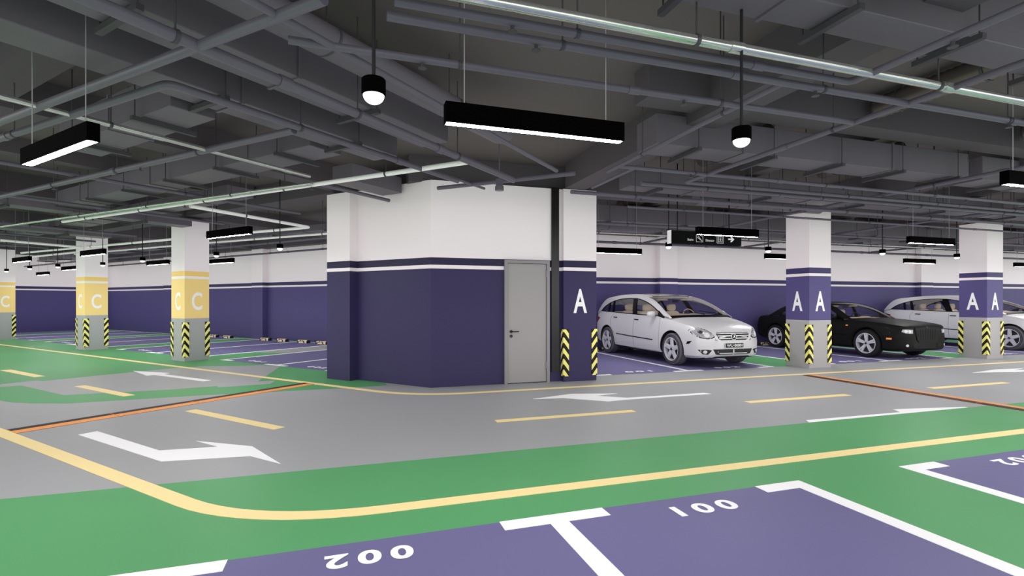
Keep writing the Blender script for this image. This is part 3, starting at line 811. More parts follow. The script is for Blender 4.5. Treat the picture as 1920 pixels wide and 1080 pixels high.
# ------------------------------------------------------------------ direction sign
SY = 7.8; sx0, sx1 = 5.53, 7.07
e = empty('direction_sign', (6.3, SY+.06, 2.5)); tag(e, 'black hanging sign with Stairs, Elevator and a white right arrow', 'sign')
q = (6.3, SY+.06, 2.5)
MB().box(sx0, sx1, SY, SY+.1, 2.5, 2.735).build('sign_board', 'sign black', parent=e, poff=q, bevel=.003)
MB().box(sx0-.006, sx0, SY+.004, SY+.12, 2.5, 2.74).build('side_strip', 'line white', parent=e, poff=q)
for x in (5.69, 6.83):
    MB().tube([(x, SY+.05, 2.735), (x, SY+.05, SLAB)], .012, 10).build('sign_rod', 'rod black', parent=e, poff=q)
def st(txt, cx, z, w, h):
    t = text_mb(txt, w, h, .003, .0); xform(t, Matrix.Translation((cx, SY-.0005, z))); return t
st('Stairs', 5.93, 2.56, .125, .042).build('sign_lettering', 'letter white', parent=e, poff=q, fixn=True)
st('Elevator', 6.36, 2.56, .19, .04).build('sign_lettering', 'letter white', parent=e, poff=q, fixn=True)
def frame_mb(cx, z0, w, h, t=.006):
    y0, y1 = SY-.003, SY-.0003
    return MB().box(cx-w/2, cx+w/2, y0, y1, z0, z0+t).box(cx-w/2, cx+w/2, y0, y1, z0+h-t, z0+h).box(cx-w/2, cx-w/2+t, y0, y1, z0+t, z0+h-t).box(cx+w/2-t, cx+w/2, y0, y1, z0+t, z0+h-t)
f1 = frame_mb(6.13, 2.542, .15, .155)
# staircase: a diagonal handrail with steps
n = 5
for k in range(n):
    x = 6.09+.018*k; z = 2.655-.02*k
    f1.box(x, x+.02, SY-.003, SY-.0003, z-.006, z); f1.box(x+.014, x+.02, SY-.003, SY-.0003, z-.022, z-.006)
f1.xz([(6.075, 2.625), (6.083, 2.632), (6.185, 2.567), (6.185, 2.556)], SY-.003, SY-.0003)
f1.xz([(6.12, 2.685), (6.128, 2.69), (6.19, 2.65), (6.19, 2.642)], SY-.003, SY-.0003)
f1.build('stair_pictogram', 'letter white', parent=e, poff=q)
f2 = frame_mb(6.585, 2.535, .15, .155)
f2.box(6.538, 6.548, SY-.003, SY-.0003, 2.555, 2.668).box(6.622, 6.632, SY-.003, SY-.0003, 2.555, 2.668)
f2.box(6.558, 6.612, SY-.003, SY-.0003, 2.655, 2.662).box(6.558, 6.612, SY-.003, SY-.0003, 2.56, 2.567)
f2.box(6.578, 6.592, SY-.003, SY-.0003, 2.575, 2.63).box(6.581, 6.589, SY-.003, SY-.0003, 2.635, 2.648).box(6.568, 6.602, SY-.003, SY-.0003, 2.605, 2.612)
f2.build('elevator_pictogram', 'letter white', parent=e, poff=q)
ar = MB().xz([(6.765, 2.605), (6.84, 2.605), (6.81, 2.565), (6.845, 2.565), (6.905, 2.617), (6.845, 2.67), (6.81, 2.67), (6.84, 2.63), (6.765, 2.63)], SY-.003, SY-.0003)
ar.build('arrow_symbol', 'letter white', parent=e, poff=q)

# ------------------------------------------------------------------ cars
def cr(keys, y):
    """smooth interpolation of [(y, v)...]"""
    if y <= keys[0][0]: return keys[0][1]
    if y >= keys[-1][0]: return keys[-1][1]
    for i in range(len(keys)-1):
        if keys[i][0] <= y <= keys[i+1][0]: break
    x0, v0 = keys[i]; x1, v1 = keys[i+1]; h = x1-x0
    m0 = (v1-keys[i-1][1])/(x1-keys[i-1][0]) if i > 0 else (v1-v0)/h
    m1 = (keys[i+2][1]-v0)/(keys[i+2][0]-x0) if i+2 < len(keys) else (v1-v0)/h
    t = (y-x0)/h
    return (2*t**3-3*t**2+1)*v0+(t**3-2*t**2+t)*h*m0+(-2*t**3+3*t**2)*v1+(t**3-t**2)*h*m1
def resample(pts, n, spline=True):
    P = [Vector(p) for p in pts]; d = [0]
    for i in range(1, len(P)): d.append(d[-1]+(P[i]-P[i-1]).length)
    out = []
    ks = [[(d[i], P[i][k]) for i in range(len(P))] for k in range(len(P[0]))]
    for j in range(n):
        t = d[-1]*j/(n-1)
        out.append(tuple(cr(k, t) for k in ks))
    return out

def make_body(cfg):
    Y = cfg['Y']; tab = {k: list(zip(Y, cfg[k])) for k in ('hm', 'zb', 'zs', 'zt', 'hs')}
    ys = []
    n = 70; y0, y1 = Y[0], Y[-1]
    for j in range(n+1):
        t = j/n; s = .5-.5*math.cos(math.pi*t); s = .45*s+.55*t
        ys.append(y0+(y1-y0)*s)
    M = 30; rings = []
    for y in ys:
        hm, zb, zs, zt, hs = (cr(tab[k], y) for k in ('hm', 'zb', 'zs', 'zt', 'hs'))
        H = zs-zb
        pts = [(0, zb), (.55*hm, zb), (.86*hm, zb+.01), (.965*hm, zb+.08*H+.015), (.985*hm, zb+.2*H), (hm, zb+.42*H), (hm*.998, zb+.62*H), (hm*.45+hs*.55, zb+.86*H), (hs, zs-.012),
               (hs*.965, zs+.12*(zt-zs)+.004), (hs*.72, zs+.62*(zt-zs)+.002), (hs*.4, zs+.9*(zt-zs)), (0, zt)]
        r = resample(pts, M)
        rings.append([(x, y, z) for x, z in r] + [(-x, y, z) for x, z in r[-2:0:-1]])
    N = len(rings[0]); mb = MB()
    vs = [v for r in rings for v in r]; fs = []
    for i in range(len(rings)-1):
        for k in range(N):
            k2 = (k+1) % N; fs.append((i*N+k, i*N+k2, (i+1)*N+k2, (i+1)*N+k))
    fs.append(tuple(range(N))[::-1]); fs.append(tuple(range((len(rings)-1)*N, len(rings)*N)))
    mb.add(vs, fs); return mb

def bool_cut(o, cutters):
    for c in cutters:
        m = o.modifiers.new('b', 'BOOLEAN'); m.operation = 'DIFFERENCE'; m.object = c; m.solver = 'EXACT'
    bpy.context.view_layer.update()
    me = bpy.data.meshes.new_from_object(o.evaluated_get(bpy.context.evaluated_depsgraph_get()))
    o.modifiers.clear(); old = o.data; o.data = me; bpy.data.meshes.remove(old)
    for c in cutters: bpy.data.objects.remove(c)

DIRS = {'front': Vector((0, 1, 0)), 'rear': Vector((0, -1, 0)), 'left': Vector((1, 0, 0)), 'right': Vector((-1, 0, 0)), 'top': Vector((0, 0, -1))}
def decal(bvh, poly, view, off, name, m, parent, grid=.035, base=-.004, smooth=True):
    """a raised patch that follows the body: outline given as seen from one side"""
    d = DIRS[view]
    def lift(a, b):
        if view in ('front', 'rear'): return Vector((a, -4*d.y, b))
        if view in ('left', 'right'): return Vector((-4*d.x, a, b))
        return Vector((a, b, 4))
    bm = bmesh.new()
    vs = [bm.verts.new((p[0], p[1], 0)) for p in poly]; bm.faces.new(vs)
    xs = [p[0] for p in poly]; ys = [p[1] for p in poly]
    for ax, lo, hi in ((0, min(xs), max(xs)), (1, min(ys), max(ys))):
        t = math.ceil(lo/grid)*grid
        while t < hi:
            nrm = (1, 0, 0) if ax == 0 else (0, 1, 0)
            co = (t, 0, 0) if ax == 0 else (0, t, 0)
            bmesh.ops.bisect_plane(bm, geom=bm.verts[:]+bm.edges[:]+bm.faces[:], plane_co=co, plane_no=nrm)
            t += grid
    bmesh.ops.triangulate(bm, faces=bm.faces[:])
    bm.verts.ensure_lookup_table(); bm.verts.index_update()
    n = len(bm.verts); V = []; ok = True; last = None
    for v in bm.verts:
        o = lift(v.co.x, v.co.y); h = bvh.ray_cast(o, d)
        if h[0] is None: V.append(None)
        else: V.append((h[0], h[1] if h[1].dot(d) < 0 else -h[1]))
    good = [v for v in V if v]
    if not good: bm.free(); return None
    for i, v in enumerate(V):
        if v is None:
            o = lift(bm.verts[i].co.x, bm.verts[i].co.y)
            g = min(good, key=lambda q: ((q[0]-o)-d*(q[0]-o).dot(d)).length)
            V[i] = (o-d*(o-g[0]).dot(d), g[1])
    top = [p-d*off for p, nn in V]; bot = [p-d*base for p, nn in V]
    F = [tuple(v.index for v in f.verts) for f in bm.faces]
    bd = [(e.verts[0].index, e.verts[1].index) for e in bm.edges if len(e.link_faces) == 1]
    mb = MB(); mb.add(top+bot, F+[tuple(i+n for i in f[::-1]) for f in F]+[(a, b, b+n, a+n) for a, b in bd])
    bm.free()
    return mb.build(name, m, parent=parent, smooth=smooth, fixn=True)
def strip_poly(pts, w):
    P = [Vector(p) for p in pts]; L = []; R = []
    for i, p in enumerate(P):
        a = (P[min(i+1, len(P)-1)]-P[max(i-1, 0)]).normalized(); n = Vector((-a.y, a.x))
        L.append(tuple(p+n*w/2)); R.append(tuple(p-n*w/2))
    return L+R[::-1]
def circ(cx, cy, r, n=18, ry=None):
    ry = ry or r
    return [(cx+r*math.cos(2*math.pi*k/n), cy+ry*math.sin(2*math.pi*k/n)) for k in range(n)]
def mir(poly): return [(-x, y) for x, y in poly][::-1]

def wheel(parent, x, y, r, wd, tyre, line, rim, side, grey):
    """side = -1: outer face towards -x"""
    s = side
    t = MB(); ri = r*.70
    prof = [(ri, -wd/2+.02), (ri+.01, -wd/2), (r*.80, -wd/2-.004), (r*.93, -wd/2+.004), (r*.985, -wd/2+.03), (r, -wd/2+.06)]
    for g in (-.045, 0, .045): prof += [(r, g-.008), (r-.01, g-.006), (r-.01, g+.006), (r, g+.008)]
    prof += [(r, wd/2-.06), (r*.985, wd/2-.03), (r*.93, wd/2-.004), (r*.80, wd/2+.004), (ri+.01, wd/2), (ri, wd/2-.02)]
    t.lathe([(a, b) for a, b in prof], 48, c=(x, y, r), axis='x')
    # ring-shaped: remove the two caps
    t.f = t.f[:-2]; t.m = t.m[:-2]
    w = t.build('wheel', [tyre], parent=parent, smooth=True, fixn=True)
    w.data.materials.append(MAT[line])
    xo = x+s*wd/2
    if grey:
        for rr in (.86, .76):
            MB().lathe([(r*rr-.008, 0), (r*rr-.008, s*.0065), (r*rr+.006, s*.0065), (r*rr+.006, 0)], 48, c=(xo, y, r), axis='x', cap=False).build('sidewall_line', line, parent=w, fixn=True)
    # tread blocks
    tb = MB(); nb = 64
    for k in range(nb):
        a = 2*math.pi*k/nb; ca, sa = math.cos(a), math.sin(a)
        for (u0, u1, sk) in ((-wd/2+.03, -.055, .02), (.055, wd/2-.03, -.02)):
            V = []
            for rr in (r-.012, r+.0012):
                for uu, aa in ((u0, a), (u0, a+.03), (u1, a+.03+sk), (u1, a+sk)):
                    V.append((x+uu, y+rr*math.cos(aa), r+rr*math.sin(aa)))
            tb.add(V, [(0, 1, 2, 3), (7, 6, 5, 4), (0, 4, 5, 1), (1, 5, 6, 2), (2, 6, 7, 3), (3, 7, 4, 0)])
    tb.build('tread_grooves', line, parent=w, fixn=True)
    # rim
    rm = MB()
    rm.lathe([(ri+.012, s*-.0), (ri+.012, s*.006), (ri-.004, s*.008), (ri-.012, s*-.02), (ri-.02, s*-.10), (ri-.025, s*-.10), (ri-.03, s*-.02), (ri-.03, s*-.0)][:5]+[(ri+.006, s*-.1), (ri+.012, 0)], 48, c=(xo-s*.004, y, r), axis='x')
    rm.f = rm.f[:-2]; rm.m = rm.m[:-2]
    for k in range(5):
        a = math.pi/2+2*math.pi*k/5
        for da in ((-.13, .13) if not grey else (0,)):
            w0, w1 = (.034, .026) if not grey else (.062, .05)
            ring = []
            for rad, hw, dx in ((.045, w0, -.018), (ri*.55, w0*.85, -.008), (ri*.98, w1, -.004)):
                ang = a+da*(rad/ri)**.3 if not grey else a
                c, sn = math.cos(ang), math.sin(ang); tx, tz = -sn, c
                for q, dd in ((-hw, dx-.028), (-hw*.7, dx), (hw*.7, dx), (hw, dx-.028)):
                    ring.append((xo+s*dd, y+c*rad+tx*q, r+sn*rad+tz*q))
            fs = []
            for i in range(2):
                for j in range(4):
                    j2 = (j+1) % 4; fs.append((i*4+j, i*4+j2, (i+1)*4+j2, (i+1)*4+j))
            fs += [(0, 1, 2, 3), (11, 10, 9, 8)]
            rm.add(ring, fs)
    rm.lathe([(0, s*.0), (.05, s*-.004), (.062, s*-.02), (.062, s*-.05), (0, s*-.05)], 24, c=(xo-s*.01, y, r), axis='x')
    rmo = rm.build('rim', rim, parent=w, smooth=True, fixn=True)
    hb = MB().lathe([(0, 0), (.024, 0), (.024, s*-.015), (0, s*-.015)], 16, c=(xo-s*.002, y, r), axis='x')
    for k in range(5):
        a = math.pi/2+2*math.pi*(k+.5)/5
        hb.lathe([(0, 0), (.008, 0), (.008, s*-.02), (0, s*-.02)], 10, c=(xo-s*.006, y+.042*math.cos(a), r+.042*math.sin(a)), axis='x')
    hb.build('hub_cap', 'trim black', parent=rmo, fixn=True)
    MB().lathe([(0, 0), (ri-.012, 0), (ri-.012, s*-.01), (0, s*-.01)], 32, c=(xo-s*.085, y, r), axis='x').build('brake_disc', 'disc dark', parent=rmo, fixn=True)
    return w

def make_canopy(cfg, root, paint):
    side = cfg['side']            # outer upper outline (y,z) from front base to rear base
    NS = 46
    up = resample(side, NS)
    def bx(y, z):                 # half width of the cabin side at (y,z)
        zb = cr(cfg['belt'], y)
        t = max(0, z-zb)
        return cr(cfg['bw'], y) - cfg['k']*t - cfg['k2']*t*t
    crown = cfg['crown']; th = .022
    def top_pt(i, t, off=0):
        y, z = up[i]; x = bx(y, z)
        yc = y+cr(cfg['bulge'], i/(NS-1))*(1-t*t)
        return (t*x*(1-off*.0), yc, z+cr(crown, i/(NS-1))*(1-t*t)-off)
    T = 14
    def region(i0, i1, t0, t1, name, m, off=0, thick=th):
        nt = max(2, int(abs(t1-t0)*T)); mb = MB(); V = []; W = []
        for i in range(i0, i1+1):
            for j in range(nt+1):
                V.append(top_pt(i, t0+(t1-t0)*j/nt, off)); W.append(top_pt(i, t0+(t1-t0)*j/nt, off+thick))
        n = nt+1; q = len(V); fs = []; r = i1-i0
        for a in range(r):
            for j in range(nt):
                fs.append((a*n+j, a*n+j+1, (a+1)*n+j+1, (a+1)*n+j)); fs.append(tuple(q+k for k in (a*n+j, (a+1)*n+j, (a+1)*n+j+1, a*n+j+1)))
        for a in range(r):
            for j in (0, nt): fs.append((a*n+j, (a+1)*n+j, q+(a+1)*n+j, q+a*n+j))
        for j in range(nt):
            for a in (0, r): fs.append((a*n+j, a*n+j+1, q+a*n+j+1, q+a*n+j))
        mb.add(V+W, fs)
        return mb.build(name, m, parent=root, smooth=True, fixn=True)
    f = cfg['frac']; i1 = int(NS*f[0]); i2 = int(NS*f[1]); i3 = NS-1
    g = .955
    region(0, i1, -g, g, 'windshield', 'window glass', .006, .004)
    region(0, i1, -1, -g, 'windshield_pillar', paint); region(0, i1, g, 1, 'windshield_pillar', paint)
    region(0, 1, -g, g, 'windshield_cowl', 'trim black', .002, .01)
    if cfg['glassroof']:
        region(i1, i2, -1, -.78, 'roof_rail', paint); region(i1, i2, .78, 1, 'roof_rail', paint)
        region(i1, i1+2, -.78, .78, 'roof_front_edge', 'roof glass', -.001)
        region(i1+2, i2, -.78, .78, 'roof_panel', 'roof glass')
    else:
        region(i1, i2, -1, 1, 'roof_panel', paint)
    region(i2, i3, -.9, .9, 'rear_window', 'window glass', .006, .004)
    region(i2, i3, -1, -.9, 'rear_pillar', paint); region(i2, i3, .9, 1, 'rear_pillar', paint)
    if cfg.get('spoiler'):
        region(i2-1, i2+4, -.97, .97, 'rear_spoiler', paint, -.012, .03)
    # sides
    dlo_u = resample(cfg['dlo'], NS); b0, b1 = cfg['dlo'][0], cfg['dlo'][-1]
    def sm(y, z, s, off): return (s*(bx(y, z)-off), y, z)
    for s in (-1, 1):
        def strip(A, B, name, m, off, thick, nsub=3):
            mb = MB(); V = []; W = []; n = nsub+1
            for a, b in zip(A, B):
                for j in range(n):
                    t = j/nsub; y = a[0]*(1-t)+b[0]*t; z = a[1]*(1-t)+b[1]*t
                    V.append(sm(y, z, s, off)); W.append(sm(y, z, s, off+thick))
            q = len(V); fs = []
            for a in range(len(A)-1):
                for j in range(nsub):
                    fs.append((a*n+j, a*n+j+1, (a+1)*n+j+1, (a+1)*n+j)); fs.append(tuple(q+k for k in (a*n+j, (a+1)*n+j, (a+1)*n+j+1, a*n+j+1)))
                for j in (0, nsub): fs.append((a*n+j, (a+1)*n+j, q+(a+1)*n+j, q+a*n+j))
            for j in range(nsub):
                for a in (0, len(A)-1): fs.append((a*n+j, a*n+j+1, q+a*n+j+1, q+a*n+j))
            mb.add(V+W, fs); return mb.build(name, m, parent=root, smooth=True, fixn=True)
        # painted ring between the outline and the window arch
        strip(up, dlo_u, 'window_surround', paint, 0, .03)
        bl = [(y, cr(cfg['belt'], y)-.03) for y in [b0[0]+(b1[0]-b0[0])*k/(NS-1) for k in range(NS)]]
        bt = [(p[0], max(p[1]+.03, cr(cfg['dlob'], p[0]))) for p in bl]
        strip(bt, bl, 'belt_panel', paint, -.001, .03)
        # black frame around the glass
        inner = [(a[0]*.985+.015*cfg['ymid'], a[1]-.018) for a in dlo_u]
        strip(dlo_u, inner, 'window_frame', 'trim black', -.003, .02, 1)
        bot = [(p[0], p[1]) for p in bt]; bot2 = [(p[0], p[1]+.02) for p in bt]
        strip(bot2, bot, 'window_sill', 'trim black', -.004, .02, 1)
        # glass: between the arch and the sill
        lo = [(a[0], cr(cfg['dlob'], a[0])) for a in dlo_u]
        strip(dlo_u, lo, 'side_window', 'window glass', .012, .004, 4)
        for (ya, yb, yc, yd) in cfg['pillars']:    # bottom y0,y1, top y0,y1
            za = cr(cfg['dlob'], ya); 
            A = []; B = []
            def upz(y):
                return min(((abs(p[0]-y), p[1]) for p in dlo_u))[1]
            for k in range(7):
                t = k/6; zt = upz((yc+yd)/2); zb_ = cr(cfg['dlob'], (ya+yb)/2)
                A.append((ya+(yc-ya)*t, zb_+(zt-zb_)*t)); B.append((yb+(yd-yb)*t, zb_+(zt-zb_)*t))
            strip(A, B, 'door_pillar', 'trim black', -.004, .03, 1)
        # mirror triangle
        y0 = b0[0]
        strip([(y0-.02, cr(cfg['belt'], y0)-.01), (y0+.22, cr(cfg['dlob'], y0+.22))], [(y0-.02, cr(cfg['dlob'], y0)+.012), (y0+.22, cr(cfg['dlob'], y0)+.14)], 'mirror_mount', 'trim black', -.006, .03, 1)
        my, mz, mxo = cfg['mirror']
        mx = MB().sup((s*(mxo+.09), my, mz), (.115, .06, .068), .75, 18, 12)
        mo = mx.build('door_mirror', paint, parent=root, smooth=True)
        MB().tube([(s*(mxo-.09), my+.03, mz-.05), (s*(mxo+.03), my, mz-.03)], .022, 8).build('mirror_arm', 'trim black', parent=mo)
        MB().box(s*(mxo+.09)-.085, s*(mxo+.09)+.085, my+.05, my+.062, mz-.045, mz+.045).build('mirror_glass', 'chrome', parent=mo)

def car(kind, cfg, paint, loc, label):
    root = empty(kind, loc); tag(root, label, 'car')
    body = make_body(cfg).build('car_body', [paint, 'trim dark', 'interior beige'], parent=None, smooth=False, fixn=True)
    cut = []
    ay = cfg['axles']; R = cfg['wr']+.055
    for y in ay:
        for s in (-1, 1):
            c = MB().lathe([(R, min(s*.6, s*1.2)), (R, max(s*.6, s*1.2))], 48, c=(0, y, cfg['wr']+.005), axis='x').build('c', 'trim dark', fixn=True)
            cut.append(c)
    # cabin hollow
    a, b = cfg['cabin']; hw = cfg['hs'][7]-.075
    cut.append(MB().prism([(-hw+.06, a-.28), (0, a-.34), (hw-.06, a-.28), (hw, a+.35), (hw, b-.4), (hw-.1, b), (-hw+.1, b), (-hw, b-.4), (-hw, a+.35)], .80, 1.7).build('c', 'interior beige', fixn=True))
    bool_cut(body, cut)
    me = body.data
    for p in me.polygons:
        c = p.center; n = p.normal; p.use_smooth = True
        p.material_index = 0
        for y in ay:
            rr = math.hypot(c.y-y, c.z-cfg['wr'])
            if rr < R+.01 and abs(c.x) < 1.0:
                v = Vector((0, y-c.y, cfg['wr']-c.z))
                if abs(n.x) > .9 and rr < R-.01 and abs(c.x) < .62: p.material_index = 1
                if v.length > 0 and n.dot(v.normalized()) > .8: p.material_index = 1
        if p.material_index == 1: continue
        if n.z < -.8 and c.z < .3: p.material_index = 1
        if a-.36 < c.y < b+.01 and abs(c.x) <= hw+.002 and c.z > .5:
            if abs(n.z) < .6 or c.z < .82:
                p.material_index = 2
    me.set_sharp_from_angle(angle=math.radians(30))
    body.parent = root
    bm = bmesh.new(); bm.from_mesh(me); bvh = BVHTree.FromBMesh(bm); bm.free()
    make_canopy(cfg, root, paint)
    # interior
    def seat(x, y, zt, wd, m='interior beige'):
        sb = MB().sup((x, y, zt-.33), (wd/2, .075, .34), .45, 20, 12).build('seat', m, parent=root, smooth=True)
        MB().sup((x, y-.28, zt-.62), (wd/2, .26, .085), .5, 20, 10).build('seat_cushion', m, parent=sb, smooth=True)
        MB().sup((x, y+.01, zt+.10), (.13, .05, .095), .6, 18, 10).tube([(x-.05, y, zt-.05), (x-.05, y, zt+.1)], .007, 6).tube([(x+.05, y, zt-.05), (x+.05, y, zt+.1)], .007, 6).build('headrest', m, parent=sb, smooth=True)
    y1, y2, y3 = cfg['seats']; zt = cfg['seatz']
    for x in (-.38, .38): seat(x, y1, zt, .5)
    for x in (-.38, .38): seat(x, y2, zt, .52)
    if y3:
        for x in (-.34, .34): seat(x, y3, zt, .46)
    dy = cfg['dash']; dz = cfg['dashz']
    MB().sup((0, dy, dz-.09), (.72, .26, .11), .35, 28, 10).sup((.36, dy+.12, dz-.01), (.2, .12, .05), .8, 18, 8).build('dashboard', 'interior tan', parent=root, smooth=True)
    tor = MB(); c = Vector((.36, dy+.36, dz-.03)); pth = []
    for k in range(25):
        t = 2*math.pi*k/24; pth.append((c.x+.18*math.cos(t), c.y+.07*math.sin(t), c.z+.165*math.sin(t)))
    tor.tube(pth, .013, 8, cap=False).tube([(c.x-.17, c.y, c.z), (c.x+.17, c.y, c.z)], .012, 6).tube([(c.x, c.y, c.z), (c.x, c.y-.2, c.z-.08)], .03, 8)
    tor.build('steering_wheel', 'interior tan' if cfg['glassroof'] else 'trim dark', parent=root, smooth=True)
    vz = cfg['visor']
    MB().sup((.36, vz[0], vz[1]), (.17, .05, .018), .6, 14, 6).build('sun_visor', 'interior tan', parent=root, smooth=True)
    MB().sup((-.36, vz[0], vz[1]), (.17, .05, .018), .6, 14, 6).build('sun_visor', 'interior tan', parent=root, smooth=True)
    MB().sup((0, vz[0]-.06, vz[1]-.03), (.11, .015, .035), .7, 14, 6).build('rear_view_mirror', 'trim dark', parent=root, smooth=True)
    for y in ay:
        for s in (-1, 1):
            wheel(root, s*(cfg['track']/2), y, cfg['wr'], cfg['ww'], cfg['tyre'], cfg['tline'], 'rim alloy', s, cfg['glassroof'])
    return root, body, bvh

RC = dict(
    Y=[-2.42, -2.385, -2.30, -2.12, -1.86, -1.5, -1.15, -.5, .5, 1.5, 2.0, 2.24, 2.38, 2.43],
    hm=[.42, .58, .75, .87, .93, .95, .955, .96, .96, .955, .93, .885, .78, .66],
    zb=[.33, .27, .225, .2, .19, .2, .2, .2, .2, .22, .25, .28, .33, .38],
    zs=[.66, .73, .81, .885, .945, 1.01, 1.055, 1.075, 1.105, 1.14, 1.155, 1.15, 1.12, 1.06],
    zt=[.70, .78, .875, .97, 1.05, 1.13, 1.165, 1.11, 1.13, 1.16, 1.175, 1.17, 1.14, 1.08],
    hs=[.40, .54, .69, .79, .85, .885, .905, .91, .91, .90, .87, .83, .73, .62],
    axles=(-1.5, 1.52), wr=.37, ww=.235, track=1.66, tyre='tyre grey', tline='tyre dark line', glassroof=True, cabin=(-.95, 2.0),
    side=[(-1.36, 1.085), (-1.1, 1.215), (-.75, 1.39), (-.4, 1.52), (-.05, 1.595), (.4, 1.645), (1.0, 1.645), (1.55, 1.60), (1.95, 1.53), (2.12, 1.42), (2.24, 1.28), (2.33, 1.14)],
    belt=[(-1.4, 1.07), (-.5, 1.085), (.5, 1.11), (1.5, 1.14), (2.4, 1.14)], bw=[(-1.4, .885), (-.9, .905), (0, .91), (1.2, .90), (1.9, .865), (2.35, .80)],
    k=.22, k2=.38, crown=[(0, .03), (.3, .03), (.6, .03), (.85, .03), (1, .02)], bulge=[(0, -.30), (.15, -.26), (.3, -.12), (.42, -.02), (.7, 0), (.85, .06), (1, .10)],
    frac=(.34, .84), dlo=[(-1.12, 1.12), (-.85, 1.25), (-.55, 1.37), (-.2, 1.47), (.2, 1.54), (.7, 1.555), (1.2, 1.52), (1.6, 1.43), (1.88, 1.32), (2.06, 1.19)],
    dlob=[(-1.2, 1.105), (0, 1.12), (1, 1.15), (2.1, 1.18)], ymid=.45, pillars=[(.02, .20, .26, .42), (1.22, 1.30, 1.36, 1.43), (1.5, 1.56, 1.30+.28, 1.36+.28)],
    mirror=(-.82, 1.16, .93), seats=(.35, 1.25, None), seatz=1.20, dash=-.80, dashz=1.13, visor=(-.30, 1.50), spoiler=True)

def dress_r(root, body, bvh, paint):
    D = lambda poly, view, off, name, m, parent=body, **k: decal(bvh, poly, view, off, name, m, parent, **k)
    UPZ = .065
    hl = [(.50, .635), (.54, .70), (.62, .765), (.72, .80), (.80, .795), (.835, .745), (.815, .67), (.74, .615), (.63, .60), (.55, .61)]
    hl = [(a, b+UPZ) for a, b in hl]
    for f in (lambda p: p, mir):
        rim = D(f([(x+(x-.67)*.16, z+(z-.765)*.2) for x, z in hl]), 'front', .001, 'headlight', 'trim black')
        D(f(hl), 'front', .006, 'headlight_lens', 'headlight clear', rim)
        D(f(circ(.64, .735, .052)), 'front', .012, 'headlight_bulb', 'lamp lens', rim); D(f(circ(.74, .80, .035)), 'front', .011, 'headlight_bulb', 'chrome', rim)
        D(f([(.40, .60), (.47, .66), (.485, .61), (.55, .585)][:3]), 'front', .002, 'indicator_lens', 'headlight clear')
        fg = D(f([(.54, .405), (.62, .42), (.80, .415), (.72, .32), (.62, .31)]), 'front', .002, 'fog_light_recess', 'trim dark')
        D(f(circ(.68, .368, .036)), 'front', .014, 'fog_light', 'lamp lens', fg)
        D(f(strip_poly([(.36, .565), (.5, .57), (.62, .575), (.75, .59)], .012)), 'front', .006, 'bumper_crease', paint)
    g = D([(-.44, .76), (-.41, .785), (.41, .785), (.44, .76), (.39, .645), (.28, .60), (-.28, .60), (-.39, .645)], 'front', .002, 'radiator_grille', 'trim black')
    for z0, z1, w0, w1 in ((.752, .774, .43, .43), (.700, .725, .42, .41), (.645, .670, .395, .37), (.600, .618, .34, .28)):
        D([(-w1, z0), (w1, z0), (w0, z1), (-w0, z1)], 'front', .009, 'grille_slat', 'slat silver', g)
    def star(bv, cz, r, par):
        D(circ(0, cz, r*1.28, 28), 'front', .017, 'emblem', 'slat silver', par)
        e = D(circ(0, cz, r, 24), 'front', .021, 'emblem', 'trim black', par)
        for k in range(3):
            a = math.pi/2+2*math.pi*k/3; b_ = a+math.pi/2
            p = [(r*math.cos(a), cz+r*math.sin(a)), (.014*math.cos(b_), cz+.014*math.sin(b_)), (-.014*math.cos(b_), cz-.014*math.sin(b_))]
            D(p, 'front', .026, 'emblem_spoke', 'chrome', par)
    star(bvh, .69, .055, g)
    D([(-.52, .425), (.52, .425), (.455, .315), (.38, .305), (-.38, .305), (-.455, .315)], 'front', .002, 'lower_intake', 'trim dark')
    D([(-.012, .42), (.012, .42), (.02, .31), (-.02, .31)], 'front', .01, 'intake_divider', 'slat silver')
    # number plate
    pl = MB().box(-.235, .235, -2.455, -2.43, .455, .555).build('number_plate', 'chrome', parent=body)
    MB().box(-.228, .228, -2.458, -2.455, .461, .549).build('plate_face', 'sign black', parent=pl)
    t = text_mb('WU\u00b700001', .42, .058, .003, .01); xform(t, Matrix.Translation((0, -2.4585, .476))); t.build('plate_lettering', 'letter white', parent=pl, fixn=True)
    # hood seam
    D(strip_poly([(-.80, -1.35), (-.5, -1.56), (0, -1.62), (.5, -1.56), (.80, -1.35)], .014), 'top', .002, 'hood_seam', 'trim dark', grid=.05)
    for s, v in ((-1, 'left'), (1, 'right')):
        D([(-2.14, .60), (-2.03, .585), (-2.00, .52), (-2.08, .535)], v, .004, 'bumper_vent', 'trim black')
        D(strip_poly([(-1.02, 1.06), (-1.03, .8), (-1.01, .3)], .006), v, .0015, 'door_seam', 'trim dark', grid=.05)
        D(strip_poly([(.12, 1.09), (.11, .8), (.10, .28)], .006), v, .0015, 'door_seam', 'trim dark', grid=.05)
        D(strip_poly([(1.22, 1.12), (1.34, .96), (1.30, .78), (1.12, .62), (1.02, .45), (1.0, .28)], .006), v, .0015, 'door_seam', 'trim dark', grid=.05)
        D(strip_poly([(-1.02, .27), (1.02, .27)], .006), v, .0015, 'sill_seam', 'trim dark', grid=.05)
        D(strip_poly([(-.78, .535), (.2, .56), (.97, .585)], .022), v, .010, 'side_moulding', 'trim black', grid=.05)
        for y, z in ((0, 1.0), (1.08, 1.03)):
            h = D([(y-.10, z-.02), (y+.08, z-.016), (y+.08, z+.012), (y-.10, z+.008)], v, .003, 'door_handle', 'trim black')
            D([(y-.09, z-.012), (y+.07, z-.008), (y+.07, z+.006), (y-.09, z+.003)], v, .024, 'handle_bar', 'trim black', h)
        D([(2.0, .99), (2.2, 1.03), (2.26, .88), (2.2, .84)], v, .004, 'tail_light', 'red lens')
